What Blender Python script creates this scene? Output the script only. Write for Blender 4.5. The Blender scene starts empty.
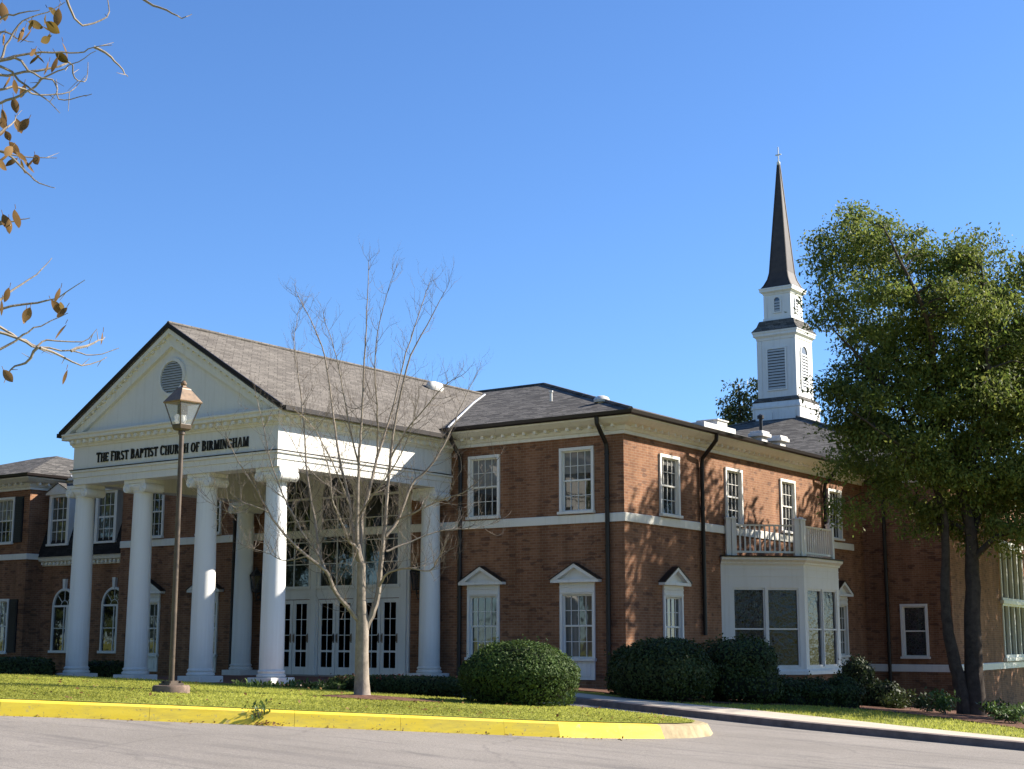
import bpy, bmesh, math, random
import numpy as np
from mathutils import Vector, Matrix
random.seed(7); RNG = np.random.default_rng(7)
S = bpy.context.scene
COL = S.collection
V = Vector
# ------------------------------------------------------------------ camera
CAMP = V((20.43557692, -33.71315924, 1.38130116)); FOC = 1452.924
YAW, PIT, ROL = 0.622215, 0.174711, 0.001273
fw = V((-math.sin(YAW)*math.cos(PIT), math.cos(YAW)*math.cos(PIT), math.sin(PIT)))
rt = V((math.cos(YAW), math.sin(YAW), 0)); up = rt.cross(fw)
rt, up = rt*math.cos(ROL)+up*math.sin(ROL), -rt*math.sin(ROL)+up*math.cos(ROL)
cd = bpy.data.cameras.new('camera'); cam = bpy.data.objects.new('camera', cd); COL.objects.link(cam)
cd.sensor_width = 36; cd.lens = FOC*36/1024; cd.clip_start = .1; cd.clip_end = 6000
M4 = Matrix((rt, up, -fw)).transposed().to_4x4(); M4.translation = CAMP
cam.matrix_world = M4; S.camera = cam
def px(x, y, d):            # survey helper: photo bearing -> world point at horizontal range d
    v = fw + rt*((x-512)/FOC) + up*((384.5-y)/FOC)
    return CAMP + v*(d/math.hypot(v.x, v.y))
# ------------------------------------------------------------------ world, sun, exposure
SUN = V((1.06, 1.25, 1.0)).normalized()
w = bpy.data.worlds.new('World'); S.world = w; w.use_nodes = True
nt = w.node_tree; nt.nodes.clear()
sky = nt.nodes.new('ShaderNodeTexSky'); sky.sky_type = 'NISHITA'; sky.sun_disc = False
sky.sun_elevation = math.asin(SUN.z); sky.sun_rotation = math.atan2(SUN.x, SUN.y)
sky.altitude = 0; sky.air_density = 1.0; sky.dust_density = .3; sky.ozone_density = 3.0
bg = nt.nodes.new('ShaderNodeBackground'); bg.inputs[1].default_value = .0515
wo = nt.nodes.new('ShaderNodeOutputWorld')
hue = nt.nodes.new('ShaderNodeMix'); hue.data_type = 'RGBA'; hue.blend_type = 'MULTIPLY'; hue.inputs[0].default_value = 1
hue.inputs[7].default_value = (.84, 1.165, 1.60, 1)
nt.links.new(sky.outputs[0], hue.inputs[6]); nt.links.new(hue.outputs[2], bg.inputs[0]); nt.links.new(bg.outputs[0], wo.inputs[0])
sl = bpy.data.lights.new('sun', 'SUN'); sl.energy = 5.0; sl.angle = math.radians(.5); sl.color = (1, .93, .82)
so = bpy.data.objects.new('sun', sl); COL.objects.link(so)
so.rotation_euler = (-SUN).to_track_quat('-Z', 'Y').to_euler(); so.location = (30, 30, 40)
S.view_settings.view_transform = 'Standard'; S.view_settings.look = 'None'
S.view_settings.exposure = 1.36; S.view_settings.gamma = 1; S.view_settings.use_curve_mapping = False
S.render.engine = 'CYCLES'
S.cycles.max_bounces = 6; S.cycles.transparent_max_bounces = 8
# ------------------------------------------------------------------ material helpers
MATS = {}
class NB:
    def __init__(s, name, rough=.6, spec=.3):
        s.m = bpy.data.materials.new(name); s.m.use_nodes = True; s.t = s.m.node_tree
        s.p = s.t.nodes['Principled BSDF']; s.p.inputs['Roughness'].default_value = rough
        s.p.inputs['Specular IOR Level'].default_value = spec; MATS[name] = s.m
    def n(s, typ, **k):
        n = s.t.nodes.new('ShaderNode'+typ)
        for a, b in k.items():
            if a in n.inputs: n.inputs[a].default_value = b
            else: setattr(n, a, b)
        return n
    def l(s, a, b): s.t.links.new(a, b)
    def coord(s, scale=(1, 1, 1), kind='Object'):
        tc = s.n('TexCoord'); mp = s.n('Mapping'); mp.inputs['Scale'].default_value = scale
        s.l(tc.outputs[kind], mp.inputs[0]); return mp.outputs[0]
    def noise(s, vec, scale, detail=4, rough=.55):
        n = s.n('TexNoise', Scale=scale, Detail=detail, Roughness=rough); s.l(vec, n.inputs['Vector']); return n.outputs[0]
    def ramp(s, fac, stops):
        r = s.n('ValToRGB'); e = r.color_ramp.elements
        while len(e) < len(stops): e.new(.5)
        for i, (p, c) in enumerate(stops): e[i].position = p; e[i].color = (*c, 1) if len(c) == 3 else c
        s.l(fac, r.inputs[0]); return r.outputs[0]
    def mix(s, a, b, fac, blend='MIX'):
        m = s.n('Mix', data_type='RGBA', blend_type=blend)
        for v, i in ((a, 6), (b, 7)):
            if hasattr(v, 'is_output'): s.l(v, m.inputs[i])
            else: m.inputs[i].default_value = (*v, 1)
        if hasattr(fac, 'is_output'): s.l(fac, m.inputs[0])
        else: m.inputs[0].default_value = fac
        return m.outputs[2]
    def bump(s, hgt, strength=.3, dist=.02):
        b = s.n('Bump', Strength=strength, Distance=dist); s.l(hgt, b.inputs['Height']); s.l(b.outputs[0], s.p.inputs['Normal'])
    def base(s, c):
        if hasattr(c, 'is_output'): s.l(c, s.p.inputs['Base Color'])
        else: s.p.inputs['Base Color'].default_value = (*c, 1)
        return s.m
def c2(c, a, b): return tuple(x*a for x in c), tuple(x*b for x in c)
def plain(name, col, rough=.55, var=.15, scale=3, spec=.3, bump=0):
    b = NB(name, rough, spec); v = b.coord(); n = b.noise(v, scale, 5, .65)
    lo, hi = c2(col, 1-var, 1+var)
    b.base(b.ramp(n, [(.3, lo), (.7, hi)]))
    if bump: b.bump(b.noise(v, scale*6, 4), bump, .01)
    return b.m
def weathered_white(name, col):
    b = NB(name, .5, .3); v = b.coord(); n = b.noise(v, 1.2, 6, .7)
    streak = b.noise(b.coord((9, 9, .5)), 1.0, 4, .6)
    c = b.ramp(n, [(.25, tuple(x*.93 for x in col)), (.65, col)])
    c = b.mix(c, tuple(x*y for x, y in zip(col, (.74, .71, .65))), b.ramp(streak, [(.50, (0,)*3), (.80, (.55,)*3)]))
    return b.base(c)
weathered_white('white_paint', (.74, .715, .655)); weathered_white('cream_paint', (.76, .725, .63))
def column_mat():
    b = NB('column_paint', .5, .3); tc = b.n('TexCoord'); sp = b.n('SeparateXYZ'); b.l(tc.outputs['Object'], sp.inputs[0]); v = b.coord()
    g = b.n('MapRange'); g.inputs[1].default_value = .3; g.inputs[2].default_value = 1.7; g.inputs[3].default_value = .62; g.inputs[4].default_value = 0; b.l(sp.outputs[2], g.inputs[0])
    n = b.noise(v, 3.5, 7, .7); mu = b.n('Math', operation='MULTIPLY'); b.l(n, mu.inputs[0]); b.l(g.outputs[0], mu.inputs[1])
    st = b.noise(b.coord((10, 10, .35)), 1.0, 5, .6); c = b.mix((.76, .745, .70), (.60, .57, .51), b.ramp(st, [(.52, (0,)*3), (.8, (.55,)*3)]))
    return b.base(b.mix(c, (.40, .35, .27), mu.outputs[0]))
column_mat()
def brick_mat():
    b = NB('brick', .85, .2)
    tc = b.n('TexCoord'); sp = b.n('SeparateXYZ'); b.l(tc.outputs['Object'], sp.inputs[0])
    ad = b.n('Math', operation='ADD'); b.l(sp.outputs[0], ad.inputs[0]); b.l(sp.outputs[1], ad.inputs[1])
    cb = b.n('CombineXYZ'); b.l(ad.outputs[0], cb.inputs[0]); b.l(sp.outputs[2], cb.inputs[1])
    br = b.n('TexBrick', Scale=1.0); br.offset = .5
    for k, v in (('Mortar Size', .006), ('Brick Width', .215), ('Row Height', .075), ('Bias', -.1), ('Mortar Smooth', .2)): br.inputs[k].default_value = v
    br.inputs['Color1'].default_value = (.275, .132, .068, 1); br.inputs['Color2'].default_value = (.205, .090, .047, 1)
    br.inputs['Mortar'].default_value = (.30, .21, .14, 1); b.l(cb.outputs[0], br.inputs['Vector'])
    # scattered burnt dark bricks: cell noise at brick size
    mp = b.n('Mapping'); mp.inputs['Scale'].default_value = (1/.24, 1/.085, 1); b.l(cb.outputs[0], mp.inputs[0])
    vo = b.n('TexVoronoi', Scale=1.0, Randomness=.6); b.l(mp.outputs[0], vo.inputs['Vector'])
    sx = b.n('SeparateColor'); b.l(vo.outputs['Color'], sx.inputs[0])
    dark = b.ramp(sx.outputs[0], [(.88, (0, 0, 0)), (.92, (.5, .5, .5))])
    c = b.mix(br.outputs[0], (.055, .030, .026), dark)
    big = b.noise(tc.outputs['Object'], .7, 5, .6)
    c = b.mix(c, b.ramp(big, [(.3, (.80, .78, .76)), (.7, (1.1, 1.1, 1.1))]), 1.0, 'MULTIPLY')
    st = b.noise(b.coord((1.6, 1.6, .18)), 1.1, 6, .65); c = b.mix(c, b.ramp(st, [(.34, (.70, .68, .66)), (.6, (1.05,)*3)]), 1.0, 'MULTIPLY')
    b.bump(br.outputs['Fac'], -.4, .01)
    return b.base(c)
brick_mat()
def shingle_mat(name, c1, c2_, mort):
    b = NB(name, .95, .1)
    tc = b.n('TexCoord'); sp = b.n('SeparateXYZ'); b.l(tc.outputs['Object'], sp.inputs[0])
    ad = b.n('Math', operation='ADD'); b.l(sp.outputs[0], ad.inputs[0]); b.l(sp.outputs[1], ad.inputs[1])
    mu = b.n('Math', operation='MULTIPLY'); mu.inputs[1].default_value = 2.4; b.l(sp.outputs[2], mu.inputs[0])
    cb = b.n('CombineXYZ'); b.l(ad.outputs[0], cb.inputs[0]); b.l(mu.outputs[0], cb.inputs[1])
    br = b.n('TexBrick', Scale=1.0); br.offset = .37; br.offset_frequency = 3
    for k, v in (('Mortar Size', .012), ('Brick Width', .34), ('Row Height', .15), ('Bias', 0), ('Mortar Smooth', .4)): br.inputs[k].default_value = v
    br.inputs['Color1'].default_value = (*c1, 1); br.inputs['Color2'].default_value = (*c2_, 1); br.inputs['Mortar'].default_value = (*mort, 1)
    b.l(cb.outputs[0], br.inputs['Vector'])
    n1 = b.noise(tc.outputs['Object'], .8, 5, .6); n2 = b.noise(tc.outputs['Object'], 30, 3, .6)
    c = b.mix(br.outputs[0], b.ramp(n1, [(.3, (.90,)*3), (.7, (1.08,)*3)]), 1.0, 'MULTIPLY')
    c = b.mix(c, b.ramp(n2, [(.3, (.7,)*3), (.7, (1.25,)*3)]), 1.0, 'MULTIPLY')
    b.bump(br.outputs['Fac'], -.5, .02)
    return b.base(c)
shingle_mat('shingle', (.185, .165, .142), (.12, .106, .092), (.065, .058, .05))
shingle_mat('dark_shingle', (.175, .16, .14), (.065, .06, .054), (.04, .037, .033)); shingle_mat('charcoal_shingle', (.04, .036, .033), (.022, .02, .018), (.012, .011, .01))
plain('gutter_metal', (.020, .015, .013), .4, .2); plain('dark_iron', (.02, .02, .02), .45, .2)
plain('bronze_pole', (.085, .058, .038), .45, .35, 6, .5)
plain('copper_cap', (.17, .105, .055), .5, .4, 12, .5)
plain('concrete', (.33, .29, .24), .9, .25, 6, .2, .3)
plain('shaded_kerb', (.17, .135, .12), .9, .25, 5, .2, .2); plain('worn_kerb', (.33, .26, .15), .9, .3, 5, .2, .2)  # sidewalk kerb: concrete browned darker, its shade put into the colour
plain('brown_concrete', (.20, .14, .105), .9, .25, 6, .2, .3)
plain('pale_metal', (.62, .60, .55), .5, .15, 8)
plain('flashing', (.55, .56, .57), .35, .12, 5, .5)
plain('letter_black', (.012, .012, .013), .4, .1)
plain('shutter_black', (.012, .012, .014), .5, .2)
plain('louver_grey', (.42, .42, .40), .6, .1)
plain('louver_dark', (.035, .036, .03), .7, .1)
plain('mulch', (.13, .068, .045), .95, .5, 14, .1, .6)
plain('soil', (.10, .075, .05), .95, .4, 5, .1, .5)
plain('brick_paving', (.20, .10, .07), .9, .3, 9, .1)
plain('spire_metal', (.052, .040, .034), .6, .25, 4, .3)
def pane_mat(name, stops, vscale=(7, 7, .25), scale=1.0, rough=.03, spec=.5, ior=1.75, blind=False):
    b = NB(name, rough, spec); n = b.noise(b.coord(vscale), scale, 3, .6)
    b.p.inputs['IOR'].default_value = ior
    c = b.ramp(n, stops)
    if blind:
        oi = b.n('ObjectInfo'); tc = b.n('TexCoord'); sp = b.n('SeparateXYZ'); b.l(tc.outputs['Object'], sp.inputs[0])
        th = b.n('Math', operation='MULTIPLY_ADD'); th.inputs[1].default_value = 1.9; th.inputs[2].default_value = .45; b.l(oi.outputs['Random'], th.inputs[0])
        gt = b.n('Math', operation='GREATER_THAN'); b.l(sp.outputs[2], gt.inputs[0]); b.l(th.outputs[0], gt.inputs[1])
        wvv = b.n('TexWave', Scale=9.0, bands_direction='Z', Distortion=.2); b.l(tc.outputs['Object'], wvv.inputs['Vector'])
        c = b.mix(c, b.ramp(wvv.outputs[0], [(.2, (.13, .128, .12)), (.8, (.22, .215, .20))]), gt.outputs[0])
    b.base(c); wv = b.noise(b.coord((1, 1, 1)), 2.2, 2); b.bump(wv, .05, .05); return b.m
pane_mat('window_glass', [(.35, (.008, .010, .012)), (.7, (.03, .032, .034))], blind=True)
pane_mat('curtained_glass', [(.36, (.028, .034, .028)), (.5, (.07, .072, .058)), (.62, (.115, .110, .09))])
pane_mat('door_glass', [(.35, (.004, .005, .005)), (.75, (.02, .017, .014))], (1, 1, 1))
pane_mat('tall_glass', [(.35, (.006, .009, .009)), (.75, (.024, .03, .024))], (1, 1, 1))
def leaded_mat():
    b = NB('leaded_glass', .06, .35); tc = b.n('TexCoord'); sp = b.n('SeparateXYZ'); b.l(tc.outputs['Object'], sp.inputs[0])
    ad = b.n('Math', operation='ADD'); b.l(sp.outputs[0], ad.inputs[0]); b.l(sp.outputs[1], ad.inputs[1])
    cb = b.n('CombineXYZ'); b.l(ad.outputs[0], cb.inputs[0]); b.l(sp.outputs[2], cb.inputs[1])
    v1 = b.n('TexVoronoi', Scale=11.0, feature='DISTANCE_TO_EDGE', voronoi_dimensions='2D'); b.l(cb.outputs[0], v1.inputs['Vector'])
    v2 = b.n('TexVoronoi', Scale=11.0, voronoi_dimensions='2D'); b.l(cb.outputs[0], v2.inputs['Vector'])
    hs = b.n('HueSaturation', Saturation=.3, Value=.035); b.l(v2.outputs['Color'], hs.inputs['Color'])
    c = b.mix((.07, .07, .078), hs.outputs[0], b.ramp(v1.outputs['Distance'], [(.03, (0,)*3), (.07, (1,)*3)]))
    b.bump(b.noise(tc.outputs['Object'], 6, 2), .25, .03)
    return b.base(c)
leaded_mat()
def leaf_mat(name, a, bcol, trans=.35, scale=1.3, spec=.35, rough=.45):
    b = NB(name, rough, spec); g = b.n('NewGeometry'); tc = b.n('TexCoord')
    rnd = g.outputs['Random Per Island']
    c = b.ramp(rnd, [(0, a), (.55, tuple((x+y)/2 for x, y in zip(a, bcol))), (1, bcol)])
    c = b.mix(c, b.ramp(b.noise(tc.outputs['Object'], scale, 3), [(.35, (.7,)*3), (.65, (1.25,)*3)]), 1.0, 'MULTIPLY')
    b.base(c); tr = b.n('BsdfTranslucent'); b.l(c, tr.inputs[0]); mx = b.n('MixShader'); mx.inputs[0].default_value = trans
    b.l(b.p.outputs[0], mx.inputs[1]); b.l(tr.outputs[0], mx.inputs[2]); b.l(mx.outputs[0], b.t.nodes['Material Output'].inputs[0]); return b.m
leaf_mat('shade_leaf', (.05, .075, .02), (.10, .12, .035), .12, .6, .2, .55)
leaf_mat('oak_leaf', (.080, .125, .022), (.215, .232, .055), .5, .6, .2, .55)
leaf_mat('boxwood_leaf', (.038, .072, .016), (.085, .120, .030), .25, 2.5, .12, .6)
leaf_mat('dark_leaf', (.030, .046, .011), (.065, .082, .020), .2, 2.5, .2, .5)
leaf_mat('pine_leaf', (.035, .055, .02), (.07, .085, .03), .2)
leaf_mat('fresh_leaf', (.05, .10, .02), (.13, .19, .05), .3)
leaf_mat('dry_leaf', (.13, .06, .018), (.28, .18, .085), .35, 3, .08, .75)
leaf_mat('olive_leaf', (.10, .075, .016), (.18, .11, .03), .4, 3, .08, .75)
leaf_mat('red_flower', (.22, .04, .025), (.26, .09, .05), .2)
leaf_mat('blade_green', (.27, .29, .045), (.42, .41, .09), .55, .25, .1, .7)
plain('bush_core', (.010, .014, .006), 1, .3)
plain('bare_bark', (.27, .225, .18), .9, .3, 7, .1, .6); plain('oak_bark', (.055, .043, .034), .95, .4, 6, .1, .7)
plain('twig_bark', (.18, .148, .12), .85, .3, 7, .1)
def asphalt():
    b = NB('asphalt', .9, .25); v = b.coord(); n1 = b.noise(v, .35, 6, .65); n2 = b.noise(v, 40, 3, .7); n3 = b.noise(b.coord((.25, 2.2, 1)), .9, 5, .6)
    c = b.ramp(n1, [(.3, (.195, .172, .148)), (.7, (.255, .226, .196))])
    c = b.mix(c, b.ramp(n2, [(.3, (.72,)*3), (.7, (1.25,)*3)]), 1.0, 'MULTIPLY')
    c = b.mix(c, (.09, .08, .075), b.ramp(n3, [(.52, (0,)*3), (.72, (.55,)*3)]))
    n5 = b.noise(b.coord((.5, 1.4, 1)), .8, 8, .7); c = b.mix(c, (.105, .095, .088), b.ramp(n5, [(.60, (0,)*3), (.66, (.5,)*3)])); n6 = b.noise(v, 90, 2, .6); c = b.mix(c, b.ramp(n6, [(.35, (.66,)*3), (.65, (1.3,)*3)]), .8, 'MULTIPLY')
    vo = b.n('TexVoronoi', Scale=.33, feature='DISTANCE_TO_EDGE'); nz = b.n('TexNoise', Scale=2.0, Detail=5); b.l(v, nz.inputs['Vector'])
    mv = b.mix(v, nz.outputs['Color'], .25); b.l(mv, vo.inputs['Vector'])
    c = b.mix((.07, .063, .058), c, b.ramp(vo.outputs['Distance'], [(.002, (.72,)*3), (.008, (1,)*3)]))
    b.bump(n2, .35, .01); return b.base(c)
asphalt()
def lawn_mat():
    b = NB('lawn_turf', .95, .1); v = b.coord(); n1 = b.noise(v, .5, 5, .6); n2 = b.noise(v, 25, 4, .7)
    c = b.ramp(n1, [(.3, (.205, .222, .038)), (.7, (.31, .31, .07))]); c = b.mix(c, b.ramp(n2, [(.3, (.6,)*3), (.7, (1.3,)*3)]), 1.0, 'MULTIPLY')
    n3 = b.noise(v, 1.7, 6, .7); c = b.mix(c, (.22, .16, .07), b.ramp(n3, [(.62, (0,)*3), (.76, (.55,)*3)]))
    b.bump(n2, .8, .05); return b.base(c)
lawn_mat()
def kerb_mat():
    b = NB('yellow_paint', .7, .3); v = b.coord(); n = b.noise(v, 5, 6, .7); n2 = b.noise(b.coord((1, 1, 6)), 1.2, 5, .7)
    c = b.ramp(n2, [(.35, (.76, .54, .035)), (.65, (.84, .63, .06))]); c = b.mix(c, (.34, .29, .20), b.ramp(n, [(.62, (0,)*3), (.72, (.85,)*3)])); n3 = b.noise(b.coord((.6, .6, 3)), 2.0, 6, .75); c = b.mix(c, (.42, .33, .09), b.ramp(n3, [(.46, (0,)*3), (.75, (.75,)*3)]))
    n4 = b.noise(v, 22, 3, .7); c = b.mix(c, (.20, .17, .12), b.ramp(n4, [(.63, (0,)*3), (.70, (.75,)*3)]))
    return b.base(c)
kerb_mat()
def walk_mat():
    b = NB('walk_concrete', .9, .2); v = b.coord(); n = b.noise(v, 1.2, 6, .6); n2 = b.noise(v, 50, 3)
    c = b.ramp(n, [(.3, (.40, .34, .26)), (.7, (.52, .45, .36))]); c = b.mix(c, b.ramp(n2, [(.3, (.85,)*3), (.7, (1.12,)*3)]), 1.0, 'MULTIPLY'); return b.base(c)
walk_mat()
def glass_mat(nm, col, tr_):
    b = NB(nm, .05, .5); b.base(col); tr = b.n('BsdfTransparent'); mx = b.n('MixShader'); mx.inputs[0].default_value = tr_
    b.l(b.p.outputs[0], mx.inputs[1]); b.l(tr.outputs[0], mx.inputs[2]); b.l(mx.outputs[0], b.t.nodes['Material Output'].inputs[0])
glass_mat('lamp_glass', (.55, .56, .55), .80); glass_mat('smoked_glass', (.06, .06, .06), .6)
# ------------------------------------------------------------------ object helpers
def tag(o, label=None, cat=None, group=None, kind=None):
    for k, v in (('label', label), ('category', cat), ('group', group), ('kind', kind)):
        if v: o[k] = v
    return o
def empty(name, loc=(0, 0, 0), rz=0, parent=None):
    o = bpy.data.objects.new(name, None); COL.objects.link(o); o.location = loc; o.rotation_euler = (0, 0, rz); o.empty_display_size = .3
    if parent: o.parent = parent
    return o
class MB:
    def __init__(s): s.v = []; s.f = []; s.mi = []; s.cur = 0
    def add(s, vs, fs):
        o = len(s.v); s.v += [tuple(p) for p in vs]; s.f += [tuple(i+o for i in f) for f in fs]; s.mi += [s.cur]*len(fs); return s
    def box(s, x0, x1, y0, y1, z0, z1):
        return s.add([(x0,y0,z0),(x1,y0,z0),(x1,y1,z0),(x0,y1,z0),(x0,y0,z1),(x1,y0,z1),(x1,y1,z1),(x0,y1,z1)],
                     [(0,3,2,1),(4,5,6,7),(0,1,5,4),(1,2,6,5),(2,3,7,6),(3,0,4,7)])
    def quad(s, a, b, c, d): return s.add([a, b, c, d], [(0, 1, 2, 3)])
    def prism(s, poly, off):                 # poly: 3d points, off: extrusion vector
        n = len(poly); off = V(off); P = [V(p) for p in poly]
        return s.add(P+[p+off for p in P], [tuple(range(n))[::-1], tuple(range(n, 2*n))]+[(i, (i+1) % n, (i+1) % n+n, i+n) for i in range(n)])
    def lathe(s, prof, c=(0, 0, 0), n=24, cap=True, rot=0):
        vs = []; fs = []
        for r, z in prof:
            for k in range(n): a = 2*math.pi*k/n+rot; vs.append((c[0]+r*math.cos(a), c[1]+r*math.sin(a), c[2]+z))
        for i in range(len(prof)-1):
            for k in range(n): fs.append((i*n+k, i*n+(k+1) % n, (i+1)*n+(k+1) % n, (i+1)*n+k))
        if cap: fs.append(tuple(range(n))[::-1]); fs.append(tuple(range((len(prof)-1)*n, len(prof)*n)))
        return s.add(vs, fs)
    def tube(s, pts, rad, n=6):
        pts = [V(p) for p in pts]; vs = []; fs = []; m = len(pts)
        rad = rad if hasattr(rad, '__len__') else [rad]*m
        prev = None
        for i in range(m):
            t = (pts[min(i+1, m-1)]-pts[max(i-1, 0)]); t = t.normalized() if t.length > 1e-9 else V((0, 0, 1))
            if prev is None: a = t.cross(V((.31, .87, .12)) if abs(t.z) > .5 else V((0, 0, 1)))
            else: a = prev-t*prev.dot(t)
            a.normalize(); prev = a; b = t.cross(a)
            for k in range(n):
                q = 2*math.pi*k/n; vs.append(pts[i]+(a*math.cos(q)+b*math.sin(q))*rad[i])
        for i in range(m-1):
            for k in range(n): fs.append((i*n+k, i*n+(k+1) % n, (i+1)*n+(k+1) % n, (i+1)*n+k))
        fs.append(tuple(range(n))[::-1]); fs.append(tuple(range((m-1)*n, m*n)))
        return s.add(vs, fs)
    def ring_x(s, *a): pass
    def build(s, name, mat, parent=None, smooth=False, bevel=0, loc=None, rz=0, fix=True):
        me = bpy.data.meshes.new(name); me.from_pydata(s.v, [], s.f)
        for m in (mat if isinstance(mat, (list, tuple)) else [mat]): me.materials.append(MATS[m])
        if any(s.mi): me.polygons.foreach_set('material_index', s.mi)
        if fix and len(s.f) < 40000:
            bm = bmesh.new(); bm.from_mesh(me); bmesh.ops.recalc_face_normals(bm, faces=bm.faces)
            bm.to_mesh(me); bm.free()
        o = bpy.data.objects.new(name, me); COL.objects.link(o)
        if parent: o.parent = parent
        if loc: o.location = loc
        if rz: o.rotation_euler = (0, 0, rz)
        if smooth:
            me.polygons.foreach_set('use_smooth', [True]*len(me.polygons)); me.set_sharp_from_angle(angle=math.radians(40))
        if bevel:
            md = o.modifiers.new('bevel', 'BEVEL'); md.width = bevel; md.segments = 2; md.limit_method = 'ANGLE'
        me.update(); return o
def copy_tree(o, parent=None):
    c = o.copy(); COL.objects.link(c); c.parent = parent
    for ch in o.children: copy_tree(ch, c)
    return c
def sweep(mb, path, prof, cap=True):
    """sweep a profile of (outward, z) along an XY path; outward is on the right of travel"""
    n = len(path); P = [V((p[0], p[1])) for p in path]; rows = []
    for i in range(n):
        def nrm(a, b): d = (b-a).normalized(); return V((d.y, -d.x))
        if i == 0: m = nrm(P[0], P[1])
        elif i == n-1: m = nrm(P[-2], P[-1])
        else:
            a, b = nrm(P[i-1], P[i]), nrm(P[i], P[i+1]); m = (a+b); m = m/m.dot(a)
        rows.append([(P[i].x+m.x*o, P[i].y+m.y*o, z) for o, z in prof])
    k = len(prof); vs = [q for r in rows for q in r]; fs = []
    for i in range(n-1):
        for j in range(k): fs.append((i*k+j, i*k+(j+1) % k, (i+1)*k+(j+1) % k, (i+1)*k+j))
    if cap: fs += [tuple(range(k)), tuple(range((n-1)*k, n*k))[::-1]]
    mb.add(vs, fs)
def blocks(mb, a, b, z0, z1, out0, out1, wdt, step):
    """row of dentil/modillion blocks along a->b (outward on the right)"""
    a = V((a[0], a[1])); b = V((b[0], b[1])); L = (b-a).length; d = (b-a)/L; nr = V((d.y, -d.x)); n = max(1, int(L/step)); st = L/n
    for i in range(n):
        c = a+d*(st*(i+.5)); q = [c-d*wdt/2+nr*out0, c+d*wdt/2+nr*out0, c+d*wdt/2+nr*out1, c-d*wdt/2+nr*out1]
        mb.prism([(p.x, p.y, z0) for p in q], (0, 0, z1-z0))
def wall_sheet(mb, a, b, z0, z1, ops, dep=.13):
    a = V((a[0], a[1])); b = V((b[0], b[1])); L = (b-a).length; d = (b-a)/L; inn = V((-d.y, d.x))
    def W(u, z, q=0): p = a+d*u+inn*q; return (p.x, p.y, z)
    us = sorted({0, L, *[o[0] for o in ops], *[o[1] for o in ops]}); zs = sorted({z0, z1, *[o[2] for o in ops], *[o[3] for o in ops]})
    for i in range(len(us)-1):
        for j in range(len(zs)-1):
            cu, cz = (us[i]+us[i+1])/2, (zs[j]+zs[j+1])/2
            if any(o[0] < cu < o[1] and o[2] < cz < o[3] for o in ops): continue
            mb.quad(W(us[i], zs[j]), W(us[i+1], zs[j]), W(us[i+1], zs[j+1]), W(us[i], zs[j+1]))
    for u0, u1, y0, y1 in ops:
        mb.quad(W(u0, y0), W(u1, y0), W(u1, y0, dep), W(u0, y0, dep)); mb.quad(W(u0, y1), W(u0, y1, dep), W(u1, y1, dep), W(u1, y1))
        mb.quad(W(u0, y0), W(u0, y0, dep), W(u0, y1, dep), W(u0, y1)); mb.quad(W(u1, y0), W(u1, y1), W(u1, y1, dep), W(u1, y0, dep))
# ------------------------------------------------------------------ terrain
def softplus(x, k=1.0): return math.log1p(math.exp(max(-40, min(40, x/k))))*k
def softmin(a, b, k=.06): return -k*math.log(math.exp(-max(-3, min(3, a))/k)+math.exp(-max(-3, min(3, b))/k))
def hz(x, y):
    x = max(-60, min(60, x)); y = max(-60, min(60, y))
    p = .0046-.0449*x-.0239*y-.033*softplus(y, 2)
    t = max(0, min(1, (y+16)/7)); lim = .46*(1-t)+.16*t
    return softmin(p, lim)
KA = V((2.82, -21.2)); KT = V((.703, .711)).normalized(); KN = V((-KT.y, KT.x))
def lz(x, y):
    s = (V((x, y))-KA).dot(KT); return softmin(.585-.0475*s, .64, .04)
def inpoly(x, y, P):
    c = False; j = len(P)-1
    for i in range(len(P)):
        if (P[i][1] > y) != (P[j][1] > y) and x < (P[j][0]-P[i][0])*(y-P[i][1])/(P[j][1]-P[i][1])+P[i][0]: c = not c
        j = i
    return c
def grid_sheet(name, mat, xs, ys, zf, keep=None):
    idx = {}; vs = []; fs = []
    def g(i, j):
        if (i, j) not in idx: idx[(i, j)] = len(vs); vs.append((xs[i], ys[j], zf(xs[i], ys[j])))
        return idx[(i, j)]
    for i in range(len(xs)-1):
        for j in range(len(ys)-1):
            if keep and not keep((xs[i]+xs[i+1])/2, (ys[j]+ys[j+1])/2): continue
            fs.append((g(i, j), g(i+1, j), g(i+1, j+1), g(i, j+1)))
    m = MB(); m.add(vs, fs); o = m.build(name, mat, smooth=True); o['kind'] = 'structure'; return o
ar = lambda a, b, s: list(np.arange(a, b+1e-6, s))
far = [-3000, -1200, -500, -250, -150, -100, -75]
gx = far+ar(-60, 60, 3)+[-q for q in far[::-1]]
grid_sheet('ground', 'lawn_turf', gx, gx, lambda x, y: hz(x, y)-.09)
# road: everything between the camera-side verge and the building side
side_kerb = [(-16, -8.0), (-8, -8.0), (-4, -6.6), (-1, -5.4), (1, -5.45), (2.6, -6.2), (4.75, -7.15), (6.8, -7.85), (8.8, -8.4), (10.5, -8.65), (13, -8.95), (18, -9.4), (30, -10.2), (70, -13)]
side_back = [(-16, -7.6), (-8, -7.6), (-4, -5.2), (-1, -4.2), (1, -4.3), (2.6, -4.9), (4.75, -5.5), (6.8, -5.9), (8.8, -6.6), (10.5, -7.3), (13, -8.0), (18, -8.45), (30, -9.2), (70, -12)]
def road_keep(x, y):
    q = V((x, y))-KA; n = q.dot(KN); s = q.dot(KT)
    return n > -10.5 and y < -2 and -60 < x < 68 and not (s < 40 and False)
grid_sheet('road', 'asphalt', ar(-60, 70, 1), ar(-60, 10, 1), lambda x, y: hz(x, y), road_keep)
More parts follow.
